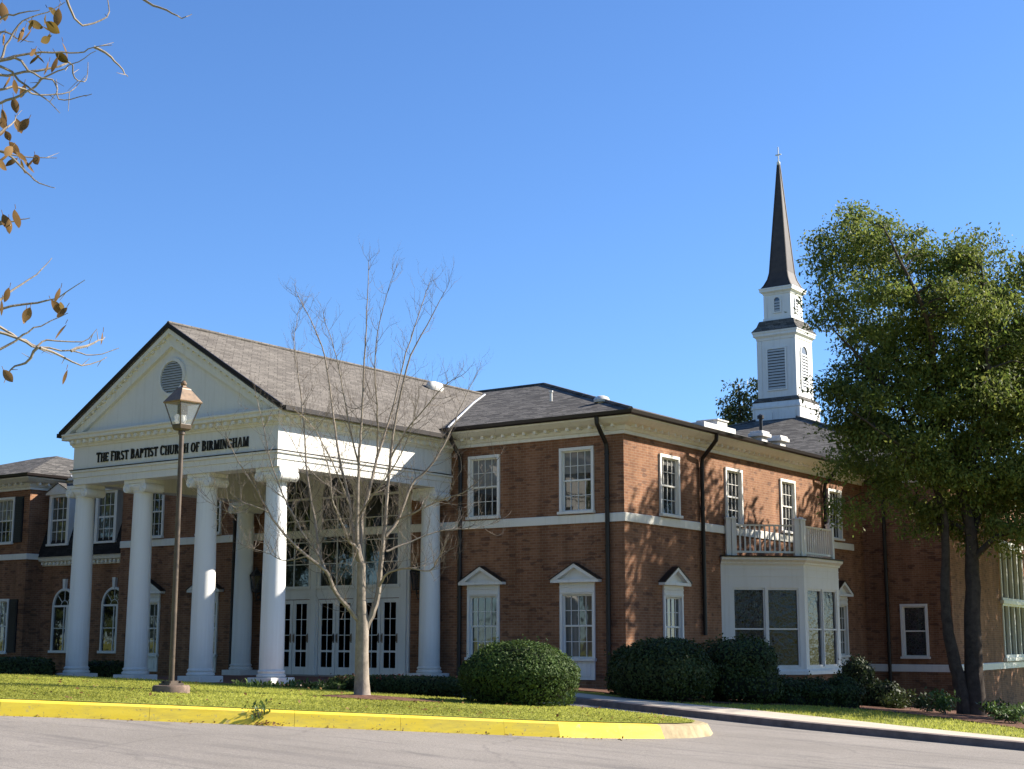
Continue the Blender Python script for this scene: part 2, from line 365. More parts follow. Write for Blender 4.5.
# lawn island ------------------------------------------------------------
def kline(s, n=0): p = KA+KT*s+KN*n; return (p.x, p.y)
tipc = V((8.15, -13.15))
front = [kline(s) for s in (-34, -28, -22, -16, -12, -9, -6, -4, -2, 0, 2, 4, 5.5, 7, 7.8)]
front += [(8.75, -14.75), (9.05, -14.0), (9.15, -13.3), (9.05, -12.6), (8.75, -11.95)]
back = [(8.2, -11.3), (7.2, -10.6), (6.0, -10.05), (4.6, -9.6), (3.0, -9.7), (1.2, -10.0), (-.6, -10.35), (-2.8, -11.0), (-5.2, -12.1), (-7.6, -13.5), (-10, -15.4), (-14, -19), (-20, -25), (-26, -31)]
island = front+back
P2 = [V(p) for p in island]
def inset(d):
    out = []; n = len(P2)
    for i in range(n):
        a, b, c = P2[i-1], P2[i], P2[(i+1) % n]; t1 = (b-a).normalized(); t2 = (c-b).normalized()
        m = V((-t1.y, t1.x))+V((-t2.y, t2.x)); m = m/max(.4, m.length)
        out.append(b+m*d)
    return out
IN = inset(.16)
def lawn_z(x, y): return lz(x, y)+.02
bm = bmesh.new(); vs = [bm.verts.new((p.x, p.y, 0)) for p in IN]; bm.faces.new(vs)
bmesh.ops.triangulate(bm, faces=bm.faces)
for _ in range(4): bmesh.ops.subdivide_edges(bm, edges=[e for e in bm.edges if e.calc_length() > 1.0], cuts=1, use_grid_fill=False); bmesh.ops.triangulate(bm, faces=bm.faces)
for v in bm.verts: v.co.z = lawn_z(v.co.x, v.co.y)-.008
bmesh.ops.recalc_face_normals(bm, faces=bm.faces)
me = bpy.data.meshes.new('lawn'); bm.to_mesh(me); bm.free(); me.materials.append(MATS['lawn_turf'])
lo = bpy.data.objects.new('lawn', me); COL.objects.link(lo); lo['kind'] = 'structure'
def kerb_ring(name, pts_i, mat, cuts=True):
    m = MB(); n = len(P2); O = [V((p.x, p.y)) for p in P2]; I2 = inset(.2); LO = inset(-.15)
    def ring(i): 
        o, q, l = O[i], I2[i], LO[i]; z = lz(o.x, o.y); zb = hz(o.x, o.y)-.06
        return [(l.x, l.y, zb), (o.x+(l.x-o.x)*.22, o.y+(l.y-o.y)*.22, z-.025), (o.x+(q.x-o.x)*.2, o.y+(q.y-o.y)*.2, z), (q.x, q.y, z+.004), (q.x, q.y, zb)]
    for a, b in zip(pts_i[:-1], pts_i[1:]):
        ra, rb = ring(a), ring(b); L = (O[a]-O[b]).length; k = 1
        for t in range(k):
            f0 = (t+.0012)/k; f1 = (t+.9988)/k
            A = [V(p).lerp(V(q), f0) for p, q in zip(ra, rb)]; B = [V(p).lerp(V(q), f1) for p, q in zip(ra, rb)]
            m.add(A+B, [(j, (j+1) % 5, 5+(j+1) % 5, 5+j) for j in range(5)]+[(0, 1, 2, 3, 4), (9, 8, 7, 6, 5)])
    o = m.build(name, mat, smooth=False); o['kind'] = 'structure'; return o
nf = len(front); kerb_ring('yellow_kerb', list(range(0, nf-3)), 'yellow_paint')
kerb_ring('bare_kerb', list(range(nf-4, len(island)))+[0], 'worn_kerb')
# sidewalk and side lawn --------------------------------------------------
def dens(P, k=6):
    out = []
    for i in range(len(P)-1):
        p0 = V(P[max(i-1, 0)]); p1 = V(P[i]); p2 = V(P[i+1]); p3 = V(P[min(i+2, len(P)-1)])
        for t in range(k):
            t /= k; out.append(.5*((2*p1)+(p2-p0)*t+(2*p0-5*p1+4*p2-p3)*t*t+(3*p1-p0-3*p2+p3)*t*t*t))
    out.append(V(P[-1])); return out
ka, kb = dens(side_kerb), dens(side_back)
m = MB(); vs = []; fs = []
for a, b in zip(ka, kb):
    vs += [(a.x, a.y, hz(a.x, a.y)-.06), (a.x, a.y, hz(a.x, a.y)+.135), (b.x, b.y, hz(b.x, b.y)+.14), (b.x, b.y, hz(b.x, b.y)-.06)]
n = len(ka)
for i in range(n-1): fs += [(4*i+j, 4*i+j+1, 4*i+5+j, 4*i+4+j) for j in range(3)]
m.add(vs, fs); o = m.build('sidewalk', 'walk_concrete'); o['kind'] = 'structure'
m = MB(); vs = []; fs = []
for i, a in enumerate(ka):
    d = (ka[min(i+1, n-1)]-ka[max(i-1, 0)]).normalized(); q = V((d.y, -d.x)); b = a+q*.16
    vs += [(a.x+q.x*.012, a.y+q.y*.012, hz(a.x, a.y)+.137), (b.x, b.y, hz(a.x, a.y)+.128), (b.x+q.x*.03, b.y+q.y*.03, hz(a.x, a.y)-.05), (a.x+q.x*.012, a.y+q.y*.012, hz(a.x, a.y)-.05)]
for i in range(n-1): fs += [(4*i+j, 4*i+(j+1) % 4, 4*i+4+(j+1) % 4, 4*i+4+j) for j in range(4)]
m.add(vs, fs); o = m.build('sidewalk_kerb', 'shaded_kerb'); o['kind'] = 'structure'
side_poly = [((a.x+b.x)/2, (a.y+b.y)/2) for a, b in zip(ka, kb) if a.x > -3]+[(70, 60), (-3, 60)]
sxs = ar(-3, 20, .5)+ar(21, 70, 3); sys_ = ar(-12.5, 18, .5)+ar(19, 60, 3)
grid_sheet('side_lawn', 'lawn_turf', sxs, sys_, lambda x, y: hz(x, y)+.128, lambda x, y: inpoly(x, y, side_poly))
bedA = [(-3, -2.6), (1, -3.0), (2.9, -3.9), (4.2, -5.2), (5.2, -3.6), (5.75, -1.1), (6.6, -.5), (7.6, -.9), (8.94, -2.0), (10.1, -2.9), (11.8, -4.6), (14, -6.2), (14, 40), (-3, 40)]
grid_sheet('mulch_bed', 'mulch', ar(-3, 14, .25), ar(-6.5, 20, .25), lambda x, y: hz(x, y)+.145, lambda x, y: inpoly(x, y, bedA))
# ------------------------------------------------------------------ church
CH = tag(empty('church_building', (0, 0, 0)), 'red brick church with white columned portico, grey hip roofs and a tall white steeple', 'church')
XL, XR, YB = -20.68, 0.0, 16.58
LW0, LW1, LKY = -36.0, -26.0, .75
EX = 3.15
def bld(mb, name, mat, parent=CH, **k): return mb.build(name, mat, parent, **k)
up_x = [-4.73, -1.52, -16.2, -19.05]; side_y = [2.47, 6.45, 10.3, 14.1]; WW = .54
fo = [(x-XL-WW, x-XL+WW, 4.92, 6.64) for x in up_x]+[(x-XL-WW, x-XL+WW, .92, 2.66) for x in up_x]
sopn = [(y-WW, y+WW, 4.92, 6.56) for y in side_y]+[(y-.52, y+.52, .92, 2.62) for y in (2.55, 14.3)]
m = MB(); wall_sheet(m, (XL, 0), (XR, 0), -.6, 7.02, fo); bld(m, 'front_wall', 'brick', fix=False)
m = MB(); wall_sheet(m, (XR, 0), (XR, YB), -1.6, 7.02, sopn); bld(m, 'side_wall', 'brick', fix=False)
m = MB(); m.quad((XL, 0, -.6), (XL, 0, 7.02), (XL, LKY+6, 7.02), (XL, LKY+6, -.6)); bld(m, 'return_wall', 'brick', fix=False)
m = MB(); wall_sheet(m, (LW0, 0), (LW1, 0), -.6, 7.02, [(x-LW0-.55, x-LW0+.55, a, b) for x in (-27.45, -31.2) for a, b in ((5.02, 6.68), (.95, 2.85))])
wall_sheet(m, (LW1, 0), (LW1, LKY+6), -.6, 7.02, []); bld(m, 'wing_wall', 'brick', fix=False)
m = MB(); wall_sheet(m, (LW1, LKY), (XL, LKY), -.6, 4.3, []); bld(m, 'link_wall', 'brick', fix=False)
m = MB(); wall_sheet(m, (XR, YB), (EX, YB), -2.2, 7.02, [(1.32, 2.25, .86, 2.62)])
bld(m, 'rear_wall', 'brick', fix=False)
ad = V((-.1, .995)).normalized(); A0 = V((EX, YB)); A1 = A0+ad*16
m = MB(); wall_sheet(m, A0, A1, -2.6, 7.02, [(8.2, 12.6, .75, 5.2)]); bld(m, 'hall_wall', 'brick', fix=False)
m = MB(); m.quad((A1.x, A1.y, -2.6), (XL, A1.y+8, -2.6), (XL, A1.y+8, 7), (A1.x, A1.y, 7)); m.quad((XL, A1.y+8, -2.6), (XL, 6, -2.6), (XL, 6, 7), (XL, A1.y+8, 7)); bld(m, 'back_wall', 'brick', fix=False)
# belt courses
m = MB()
sweep(m, [(XL, 0), (XR, 0), (XR, 13.2)], [(-.01, 4.58), (.045, 4.58), (.045, 4.80), (.02, 4.82), (-.01, 4.82)])
sweep(m, [(XR, 13.1+.4), (XR, 15.6)], [(-.01, 4.56), (.06, 4.56), (.06, 4.78), (-.01, 4.8)])
sweep(m, [(LW0, 0), (LW1, 0), (LW1, LKY)], [(-.01, 4.36), (.045, 4.36), (.045, 4.56), (-.01, 4.58)])
bld(m, 'belt_course', 'cream_paint')
m = MB(); sweep(m, [(XR+.02, YB), (EX, YB), tuple(A0+ad*16)], [(-.01, .34), (.05, .34), (.05, .56), (.02, .59), (-.01, .59)]); bld(m, 'water_table', 'white_paint')
# cornices -----------------------------------------------------------------
CORN = [(-.02, 6.97), (.05, 6.97), (.05, 7.06), (.10, 7.08), (.14, 7.17), (.16, 7.19), (.36, 7.235), (.54, 7.345), (.56, 7.39), (-.02, 7.39)]
GUT = [(.50, 7.385), (.60, 7.385), (.66, 7.42), (.68, 7.51), (.655, 7.51), (.50, 7.45)]
runs = [[(-5.9, 0), (XR, 0), (XR, YB+.0)], [(XL, LKY), (XL-.001, 0), (-14.2, 0)], [(LW0, 0), (LW1, 0), (LW1, LKY+2)], [(XR+.6, YB), (EX, YB), tuple(A0+ad*16)]]
m = MB(); g = MB(); d = MB()
for R in runs:
    sweep(m, R, CORN); sweep(g, R, GUT)
    for a, b in zip(R[:-1], R[1:]): blocks(d, a, b, 7.14, 7.25, .13, .30, .09, .36)
c = bld(m, 'cornice', 'cream_paint'); d.build('dentil_course', 'cream_paint', c); bld(g, 'gutter', 'gutter_metal')
# hip roofs ------------------------------------------------------------------
def hip(mb, x0, x1, y0, y1, z0, pitch, thick=.07):
    w = min(x1-x0, y1-y0)/2; zr = z0+pitch*w
    if (x1-x0) >= (y1-y0): ra, rb = (x0+w, y0+w, zr), (x1-w, y0+w, zr)
    else: ra, rb = (x0+w, y0+w, zr), (x0+w, y1-w, zr)
    b = [(x0, y0, z0), (x1, y0, z0), (x1, y1, z0), (x0, y1, z0)]; lo = [(p[0], p[1], p[2]-thick) for p in b]
    if (x1-x0) >= (y1-y0): fs = [(0, 1, 5, 4), (1, 2, 5), (2, 3, 4, 5), (3, 0, 4)]
    else: fs = [(0, 1, 4), (1, 2, 5, 4), (2, 3, 5), (3, 0, 4, 5)]
    mb.add(b+[ra, rb]+lo, fs+[(0, 6, 7, 1), (1, 7, 8, 2), (2, 8, 9, 3), (3, 9, 6, 0), (9, 8, 7, 6)]); return ra, rb
EV = .64; ZE = 7.50; PI_ = .32
m = MB(); ra, rb = hip(m, XL-EV, XR+EV, -EV, YB+.6, ZE, PI_); ROOF = bld(m, 'main_roof', 'dark_shingle')
m = MB()
for a, b in (((XR+EV, -EV, ZE), rb), ((XL-EV, -EV, ZE), ra), (ra, rb)): m.tube([V(a)+V((0, 0, .02)), V(b)+V((0, 0, .02))], .06, 6)
m.build('ridge_cap', 'dark_shingle', ROOF)
m = MB(); hip(m, LW0-EV, LW1+EV, -EV, 9.3, ZE, .30); o = bld(m, 'wing_roof', 'dark_shingle')
m = MB(); hip(m, LW1-3, XL+3, LKY-.35+.9, 12, 7.42, .32); bld(m, 'link_roof', 'dark_shingle')
m = MB(); m.tube([(LW1+EV, LKY+.55, 7.52), (LW1-1.2, LKY+3.3, 8.28)], .045, 6); bld(m, 'valley_flashing', 'flashing')
m = MB(); cxs, cys = -9.1, 30.0
b4 = [(XL-.6, YB-.5, 7.45), (EX+.6, YB-.5, 7.45), (A1.x+.6, A1.y+.5, 7.45), (XL-.6, 44, 7.45)]
m.add(b4+[(cxs-.8, cys-.8, 11.85), (cxs+.8, cys-.8, 11.85), (cxs+.8, cys+.8, 11.85), (cxs-.8, cys+.8, 11.85)], [(0, 1, 5, 4), (1, 2, 6, 5), (2, 3, 7, 6), (3, 0, 4, 7), (4, 5, 6, 7), (3, 2, 1, 0)])
HR = bld(m, 'hall_roof', 'dark_shingle')
m = MB()
for a, b in (((EX+.6, YB-.5, 7.47), (cxs+.8, cys-.8, 11.87)), ((XL-.6, YB-.5, 7.47), (cxs-.8, cys-.8, 11.87))): m.tube([a, b], .07, 6)
m.build('ridge_cap', 'dark_shingle', HR)
# roof vents ------------------------------------------------------------------
def rz_side(x): return ZE+PI_*(XR+EV-x)
m = MB(); x0 = -1.75
m.box(x0-.45, x0+.35, 7.3, 9.5, rz_side(x0)-.3, rz_side(x0)+.06); m.box(x0-.4, x0+.3, 8.3, 9.0, rz_side(x0)+.06, rz_side(x0)+.22); m.box(x0-.46, x0+.34, 8.25, 9.05, rz_side(x0)+.22, rz_side(x0)+.27)
m.build('rooftop_unit', 'pale_metal', ROOF, bevel=.015)
for yy in (11.5, 12.95):
    m = MB(); z = rz_side(-1.5); m.box(-1.68, -1.32, yy-.22, yy+.22, z-.3, z+.10); m.box(-1.78, -1.22, yy-.34, yy+.34, z+.10, z+.22); m.box(-1.73, -1.27, yy-.29, yy+.29, z+.22, z+.30)
    m.build('roof_vent', 'pale_metal', ROOF, bevel=.015)
m = MB(); z = rz_side(-1.6); m.lathe([(.13, -.3), (.13, -.01), (.22, .0), (.24, .07), (.19, .15), (.10, .19), (0.01, .20)], (-1.6, 1.45, z-.05), 18); o = m.build('dome_vent', 'pale_metal', ROOF, smooth=True)
m = MB(); m.tube([(-2.45, .1, 8.1), (-2.45, .1, 8.36)], .04, 8); m.tube([(-2.45, .1, 8.36), (-2.45, .1, 8.41)], .06, 8); m.build('vent_pipe', 'pale_metal', ROOF)
m = MB(); m.tube([(-1.5, 11.6, 8.3), (-1.5, 11.6, 8.95)], .06, 8); m.lathe([(.12, 0), (.12, .1), (.02, .16)], (-1.5, 11.6, 8.95), 10); m.build('vent_pipe', 'dark_iron', ROOF)
# ------------------------------------------------------------------ windows
def window_proto(w, h, cols=4, rows=2, pane='window_glass', ped=False, apron=0, muntins=True):
    root = MB(); a = w/2; t = .085
    zt = h
    if ped: zt = h+.30
    root.box(-a-t*.35, -a+t*.65, -.055, .11, 0, zt).box(a-t*.65, a+t*.35, -.055, .11, 0, zt)
    root.box(-a-t*.35, a+t*.35, -.06, .11, h-.03, h+.06) if not ped else root.box(-a-.02, a+.02, -.05, .02, h-.02, zt)
    if ped:
        root.box(-a-.01, a+.01, -.075, .01, h+.02, h+.07); root.box(-a-.03, a+.03, -.07, .01, h+.17, h+.21)
    W = root.build('window', 'white_paint', bevel=.006)
    s = MB(); s.box(-a-.06, a+.06, -.12, .09, -.075, 0); s.build('sill', 'white_paint', W, bevel=.006)
    if apron:
        s = MB(); s.box(-a-.02, a+.02, -.045, .02, -.075-apron, -.076); s.box(-a+.12, a-.12, -.06, -.04, -.075-apron+.1, -.17); s.build('apron_panel', 'white_paint', W, bevel=.004)
    if ped:
        s = MB(); b = a+.24; z0 = zt; rise = .52
        s.box(-b, b, -.20, .01, z0, z0+.09)
        for sg in (-1, 1):
            s.prism([(sg*b, -.21, z0+.09), (0, -.21, z0+rise), (0, -.21, z0+rise-.11), (sg*(b-.22), -.21, z0+.09)], (0, .22, 0))
        s.prism([(-b+.1, -.06, z0+.085), (b-.1, -.06, z0+.085), (0, -.06, z0+rise-.06)], (0, .06, 0))
        s.build('pediment', 'white_paint', W, bevel=.005)
        for sg in (-1, 1):
            pass
        s = MB()
        for sg in (-1, 1): s.prism([(sg*(b+.03), -.23, z0+.095), (0, -.23, z0+rise+.02), (0, -.23, z0+rise), (sg*(b+.0), -.23, z0+.075)], (0, .24, 0))
        s.build('pediment_flashing', 'gutter_metal', W)
    s = MB(); i = a-t*.65; f = .045
    for lo, hi, y in ((0, h*.5+.02, .045), (h*.5-.02, h-.02, .025)):
        s.box(-i, -i+f, y, y+.035, lo, hi).box(i-f, i, y, y+.035, lo, hi).box(-i, i, y+.002, y+.037, lo, lo+f).box(-i, i, y+.002, y+.037, hi-f, hi)
        if muntins:
            for c in range(1, cols): x = -i+2*i*c/cols; s.box(x-.0085, x+.0085, y+.008, y+.03, lo+f, hi-f)
            for r in range(1, rows): z = lo+(hi-lo)*r/rows; s.box(-i+f, i-f, y+.010, y+.028, z-.0085, z+.0085)
    s.build('sash', 'white_paint', W)
    s = MB(); s.quad((-i, .072, 0), (i, .072, 0), (i, .072, h*.5), (-i, .072, h*.5)); s.quad((-i, .056, h*.5-.02), (i, .056, h*.5-.02), (i, .056, h-.01), (-i, .056, h-.01))
    s.build('pane', pane, W, fix=False)
    return W
def put(W, loc, rz=0, first=[None]):
    if W.parent is None: o = W; o.parent = CH
    else: o = copy_tree(W, CH)
    o.location = loc; o.rotation_euler = (0, 0, rz); return o
H90 = math.pi/2
wu = window_proto(2*WW, 1.72)
for x in up_x: put(wu, (x, 0, 4.92))
ws = window_proto(2*WW, 1.64)
for y in side_y: put(ws, (0, y, 4.92), H90)
wg = window_proto(2*WW, 1.74, pane='curtained_glass', ped=True, apron=.50)
for x in up_x: put(wg, (x, 0, .92))
wsg = window_proto(1.04, 1.70, pane='curtained_glass', ped=True, apron=.4)
for y in (2.55, 14.3): put(wsg, (0, y, .92), H90)
wl = window_proto(1.1, 1.66); wl2 = window_proto(1.1, 1.9, pane='curtained_glass')
for x in (-27.45, -31.2):
    put(wl, (x, 0, 5.02)); put(wl2, (x, 0, .95))
we = window_proto(.93, 1.76, pane='leaded_glass', muntins=False); put(we, (1.785, YB, .86))
# shutters
def shutter(h):
    s = MB(); s.box(-.24, .24, -.05, 0, 0, h)
    n = int(h/.07)
    for k in range(n): z = .06+k*(h-.12)/n; s.box(-.19, .19, -.065, -.045, z, z+.035)
    return s.build('shutter', 'shutter_black', CH, loc=(0, 0, 0))
for z, h in ((5.0, 1.72), (.93, 1.96)):
    sh = shutter(h); k = 0
    for x in (-27.45, -31.2):
        for sg in (-1, 1):
            o = sh if k == 0 else copy_tree(sh, CH); o.location = (x+sg*.87, -.002, z); k = 1
# ------------------------------------------------------------------ link: arched windows, cornice, mansard dormers
def arch_pts(cx, r, zs, n=16): return [(cx-r*math.cos(math.pi*k/n), zs+r*math.sin(math.pi*k/n)) for k in range(n+1)]
def arched_window(name, cx, w, z0, zs, y, pane, frame=.08, cols=2, rows=3, keystone=False, parent=CH, radial=True):
    r = w/2; F = MB(); n = 18
    outer = [(cx-r-frame, z0)]+arch_pts(cx, r+frame, zs, n)+[(cx+r+frame, z0)]; inner = [(cx-r, z0)]+arch_pts(cx, r, zs, n)+[(cx+r, z0)]
    for i in range(len(outer)-1):
        a, b, c, d_ = outer[i], outer[i+1], inner[i+1], inner[i]
        F.prism([(p[0], y-.07, p[1]) for p in (a, b, c, d_)], (0, .09, 0))
    F.box(cx-r-frame-.05, cx+r+frame+.05, y-.12, y+.02, z0-.09, z0)
    if keystone: F.prism([(cx-.05, y-.1, zs+r-.02), (cx+.05, y-.1, zs+r-.02), (cx+.085, y-.1, zs+r+.42), (cx-.085, y-.1, zs+r+.42)], (0, .11, 0))
    o = F.build(name, 'white_paint', parent)
    s = MB()
    s.box(cx-r, cx+r, y-.045, y+.0, zs-.03, zs+.04)
    for c in range(1, cols): x = cx-r+w*c/cols; s.box(x-.018, x+.018, y-.035, y-.005, z0, zs-.03)
    for k in range(1, rows): z = z0+(zs-z0)*k/rows; s.box(cx-r, cx+r, y-.033, y-.007, z-.013, z+.013)
    if radial:
        for k in (1, 2, 3):
            a = math.pi*k/4; s.tube([(cx+r*.35*math.cos(a), y-.02, zs+r*.35*math.sin(a)), (cx+r*.98*math.cos(a), y-.02, zs+r*.98*math.sin(a))], .013, 4)
        s.tube([(cx+r*.36*math.cos(math.pi*k/10), y-.02, zs+r*.36*math.sin(math.pi*k/10)) for k in range(11)], .013, 4)
    s.build('muntin', 'white_paint', o)
    s = MB(); s.add([(p[0], y-.012, p[1]) for p in inner], [tuple(range(len(inner)))]); s.build('pane', pane, o, fix=False)
    return o
for cx in (-24.55, -21.75): arched_window('arched_window', cx, 1.15, 1.02, 2.62, LKY-.02, 'door_glass', keystone=True, cols=2, rows=2)
for cx in (-24.55, -21.75):
    m = MB(); m.box(cx+.16, cx+.36, LKY-.09, LKY-.03, 1.02, 2.6); bld(m, 'mullion', 'white_paint')
m = MB(); R = [(LW1+.02, LKY), (XL-.02, LKY)]; sweep(m, R, [(-.02, 4.12), (.05, 4.12), (.08, 4.24), (.22, 4.30), (.26, 4.40), (.30, 4.44), (-.02, 4.44)]); c = bld(m, 'link_cornice', 'cream_paint')
d = MB(); blocks(d, R[0], R[1], 4.16, 4.27, .05, .16, .10, .22); d.build('dentil_course', 'cream_paint', c)
m = MB(); m.add([(LW1, LKY-.28, 4.45), (XL, LKY-.28, 4.45), (XL, LKY+.75, 7.42), (LW1, LKY+.75, 7.42), (LW1, LKY+.9, 4.45), (XL, LKY+.9, 4.45)], [(0, 1, 2, 3), (0, 3, 4), (1, 5, 2)]); bld(m, 'mansard_roof', 'charcoal_shingle')
m = MB(); m.box(LW1, XL, LKY+.55, LKY+.95, 7.25, 7.41); m.box(LW1, XL, LKY+.42, LKY+.6, 7.36, 7.46); bld(m, 'mansard_cornice', 'cream_paint')
for cx in (-25.03, -22.33):
    root = empty('dormer_window', (cx, LKY-.12, 4.95), 0, CH); w2, h2 = .47, 1.72
    s = MB(); s.box(-w2-.13, -w2+.02, -.04, .06, -.02, h2+.1).box(w2-.02, w2+.13, -.04, .06, -.02, h2+.1).box(-w2, w2, -.035, .06, h2, h2+.1).box(-w2-.16, w2+.16, -.08, .06, -.1, -.02); s.build('frame', 'white_paint', root, bevel=.006)
    s = MB(); b = w2+.26; z0 = h2+.1; s.box(-b, b, -.12, .9, z0, z0+.07)
    s.prism([(-b, -.13, z0+.07), (b, -.13, z0+.07), (0, -.13, z0+.40)], (0, 1.0, 0)); s.build('pediment', 'white_paint', root)
    s = MB()
    for sg in (-1, 1): s.prism([(sg*(b+.03), -.16, z0+.07), (0, -.16, z0+.44), (0, -.16, z0+.405), (sg*b, -.16, z0+.05)], (0, 1.05, 0))
    s.build('dormer_roof', 'dark_shingle', root)
    for sg in (-1, 1):
        s = MB(); s.box(sg*(w2+.07)-.05, sg*(w2+.07)+.05, .06, 1.1, -.02, h2+.1); s.build('cheek', 'white_paint', root)
    s = MB(); f = .045
    s.box(-w2+.02, w2-.02, .02, .05, h2/2-.03, h2/2+.03)
    for c in (1, 2): x = -w2+2*w2*c/3; s.box(x-.012, x+.012, .025, .045, 0, h2)
    for r in (1, 3): z = h2*r/4; s.box(-w2, w2, .027, .043, z-.012, z+.012)
    s.build('sash', 'white_paint', root)
    s = MB(); s.quad((-w2, .055, 0), (w2, .055, 0), (w2, .055, h2), (-w2, .055, h2)); s.build('pane', 'curtained_glass', root, fix=False)
# ------------------------------------------------------------------ portico
PX0, PX1, PY = -14.14, -5.92, -7.24; PC = (PX0+PX1)/2
ZA, ZF, ZT, ZC = 5.78, 6.18, 6.86, 7.12
COLX = [-6.36, -8.95, -11.53, -14.0]; CY = -6.80
COLX[3] = -14.05
path = [(PX0, 0), (PX0, PY), (PX1, PY), (PX1, -.02)]
m = MB()
sweep(m, path, [(-.62, ZA), (-.03, ZA), (-.03, ZA+.19), (0, ZA+.20), (0, ZF-.07), (.05, ZF-.05), (.05, ZF), (0, ZF+.001), (-.62, ZF)])
sweep(m, path, [(-.62, ZF+.002), (-.015, ZF+.002), (-.015, ZT), (-.62, ZT)])
ent = bld(m, 'entablature', 'white_paint')
m = MB(); sweep(m, path, [(-.01, ZF+.004), (.065, ZF+.004), (.065, ZF+.026), (-.01, ZF+.03)]); m.build('drip_flashing', 'gutter_metal', ent)
m = MB(); sweep(m, path, [(-.6, ZT), (.02, ZT), (.035, ZT+.05), (.07, ZT+.07), (.09, ZT+.17), (.20, ZT+.21), (.21, ZT+.22), (.21, ZT+.29), (.25, ZT+.33), (.25, ZT+.37), (-.6, ZT+.37)])
pc = bld(m, 'portico_cornice', 'cream_paint')
d = MB()
for a, b in zip(path[:-1], path[1:]): blocks(d, a, b, ZT+.09, ZT+.185, .08, .18, .11, .27)
d.build('dentil_course', 'cream_paint', pc)
m = MB(); m.box(PX0+.3, PX1-.3, PY+.3, -.02, 6.74, 6.80); bld(m, 'portico_ceiling', 'white_paint')
m = MB(); m.box(PX0-.35, PX1+.45, PY-.30, -.01, -.4, .305); bld(m, 'portico_floor', 'brick_paving')
# gable roof and pediment
ZAP = 9.98; RE = .35; HB = (PX1-PX0)/2+RE; ZEV = 7.30; sl_ = (ZAP-ZEV)/HB
Y0, Y1 = PY-.24, 7.3
m = MB()
for sg in (-1, 1):
    e0 = (PC+sg*HB, Y0, ZEV); a0 = (PC, Y0, ZAP)
    m.prism([e0, a0, (PC, Y0, ZAP-.13), (PC+sg*HB, Y0, ZEV-.11)], (0, Y1-Y0, 0))
GR = bld(m, 'gable_roof', 'shingle')
m = MB()
for sg in (-1, 1):
    m.prism([(PC+sg*(HB+.015), Y0-.03, ZEV+.012), (PC, Y0-.03, ZAP+.025), (PC, Y0-.03, ZAP-.11), (PC+sg*(HB+.015), Y0-.03, ZEV-.11)], (0, .055, 0))
m.build('rake_trim', 'gutter_metal', GR)
m = MB(); m.tube([(PC, Y0, ZAP+.01), (PC, 6.9, ZAP+.01)], .06, 6); m.build('ridge_cap', 'shingle', GR)
m = MB()
for sg in (-1, 1): 
    x = PC+sg*(HB+.03); m.box(min(x, x+sg*.11), max(x, x+sg*.11), Y0, -.7, ZEV-.14, ZEV-.02)
m.build('gutter', 'gutter_metal', GR)
m = MB(); yv = (ZEV-ZE)/PI_-EV
m.tube([(PC+HB, -EV-.02, ZE+.02), (PC+1.2, (ZAP-1.2*sl_-ZE)/PI_-EV, ZAP-1.2*sl_+.03), (PC, (ZAP-ZE)/PI_-EV, ZAP+.03)], .03, 6); m.build('valley_flashing', 'flashing', GR)
m = MB(); m.lathe([(.02, -.13), (.12, -.12), (.17, 0), (.13, .13), (.02, .17)], (0, 0, 0), 16)
o = m.build('ridge_vent', 'pale_metal', GR, smooth=True); o.location = (PC+.62, 3.5, ZAP-.28); o.scale = (1.1, 2.6, 1.1)
m = MB()      # soffit fill under side eaves
for sg in (-1, 1):
    x0, x1 = sorted((PC+sg*(HB-.04), PC+sg*((PX1-PX0)/2-.1))); m.box(x0, x1, Y0+.05, -.66, ZEV-.2, ZEV-.155)
bld(m, 'soffit', 'cream_paint')
HT = (PX1-PX0)/2+.10; zt0 = ZT+.37
m = MB(); m.prism([(PC-HT, PY+.02, zt0), (PC+HT, PY+.02, zt0), (PC, PY+.02, zt0+HT*sl_+.02)], (0, .14, 0)); TY = bld(m, 'tympanum', 'white_paint')
m = MB()
for sg in (-1, 1):           # raking cornice
    def rk(off, dz): return (PC+sg*off, PY, ZAP-.135-off*sl_+dz)
    m.prism([(PC+sg*(HB-.06), PY-.21, ZEV-.13), (PC, PY-.21, ZAP-.14), (PC, PY-.21, ZAP-.27), (PC+sg*(HB-.06), PY-.21, ZEV-.24)], (0, .20, 0))
    m.prism([(PC+sg*(HB-.5), PY-.10, ZEV+.1-.1), (PC, PY-.10, ZAP-.27), (PC, PY-.10, ZAP-.62), (PC+sg*(HB-.78), PY-.10, ZEV-.06)], (0, .12, 0))
m.build('raking_cornice', 'cream_paint', TY)
d = MB()
for sg in (-1, 1):
    n = 17; L = math.hypot(HB, HB*sl_); dx, dz = 1/math.hypot(1, sl_), sl_/math.hypot(1, sl_)
    for k in range(1, n):
        off = (HB-.7)*k/n+.05; x = PC+sg*off; z = ZAP-.27-off*sl_
        t = V((sg*dx, 0, -dz)); q = V((sg*dz, 0, dx)) if False else V((-sg*dz, 0, -dx))
        p = V((x, PY-.17, z)); h = .045
        d.prism([p-t*h, p+t*h, p+t*h+q*.06, p-t*h+q*.06], (0, .10, 0))
d.build('modillion_course', 'cream_paint', TY)
vz = 8.50
m = MB(); 
def ell(a, b, y): return [(PC+.0+a*math.cos(2*math.pi*k/40), y, vz+b*math.sin(2*math.pi*k/40)) for k in range(40)]
o1, o2 = ell(.54, .54, PY-.05), ell(.45, .45, PY-.05); o3 = ell(.54, .54, PY+.03); o4 = ell(.45, .45, PY+.03)
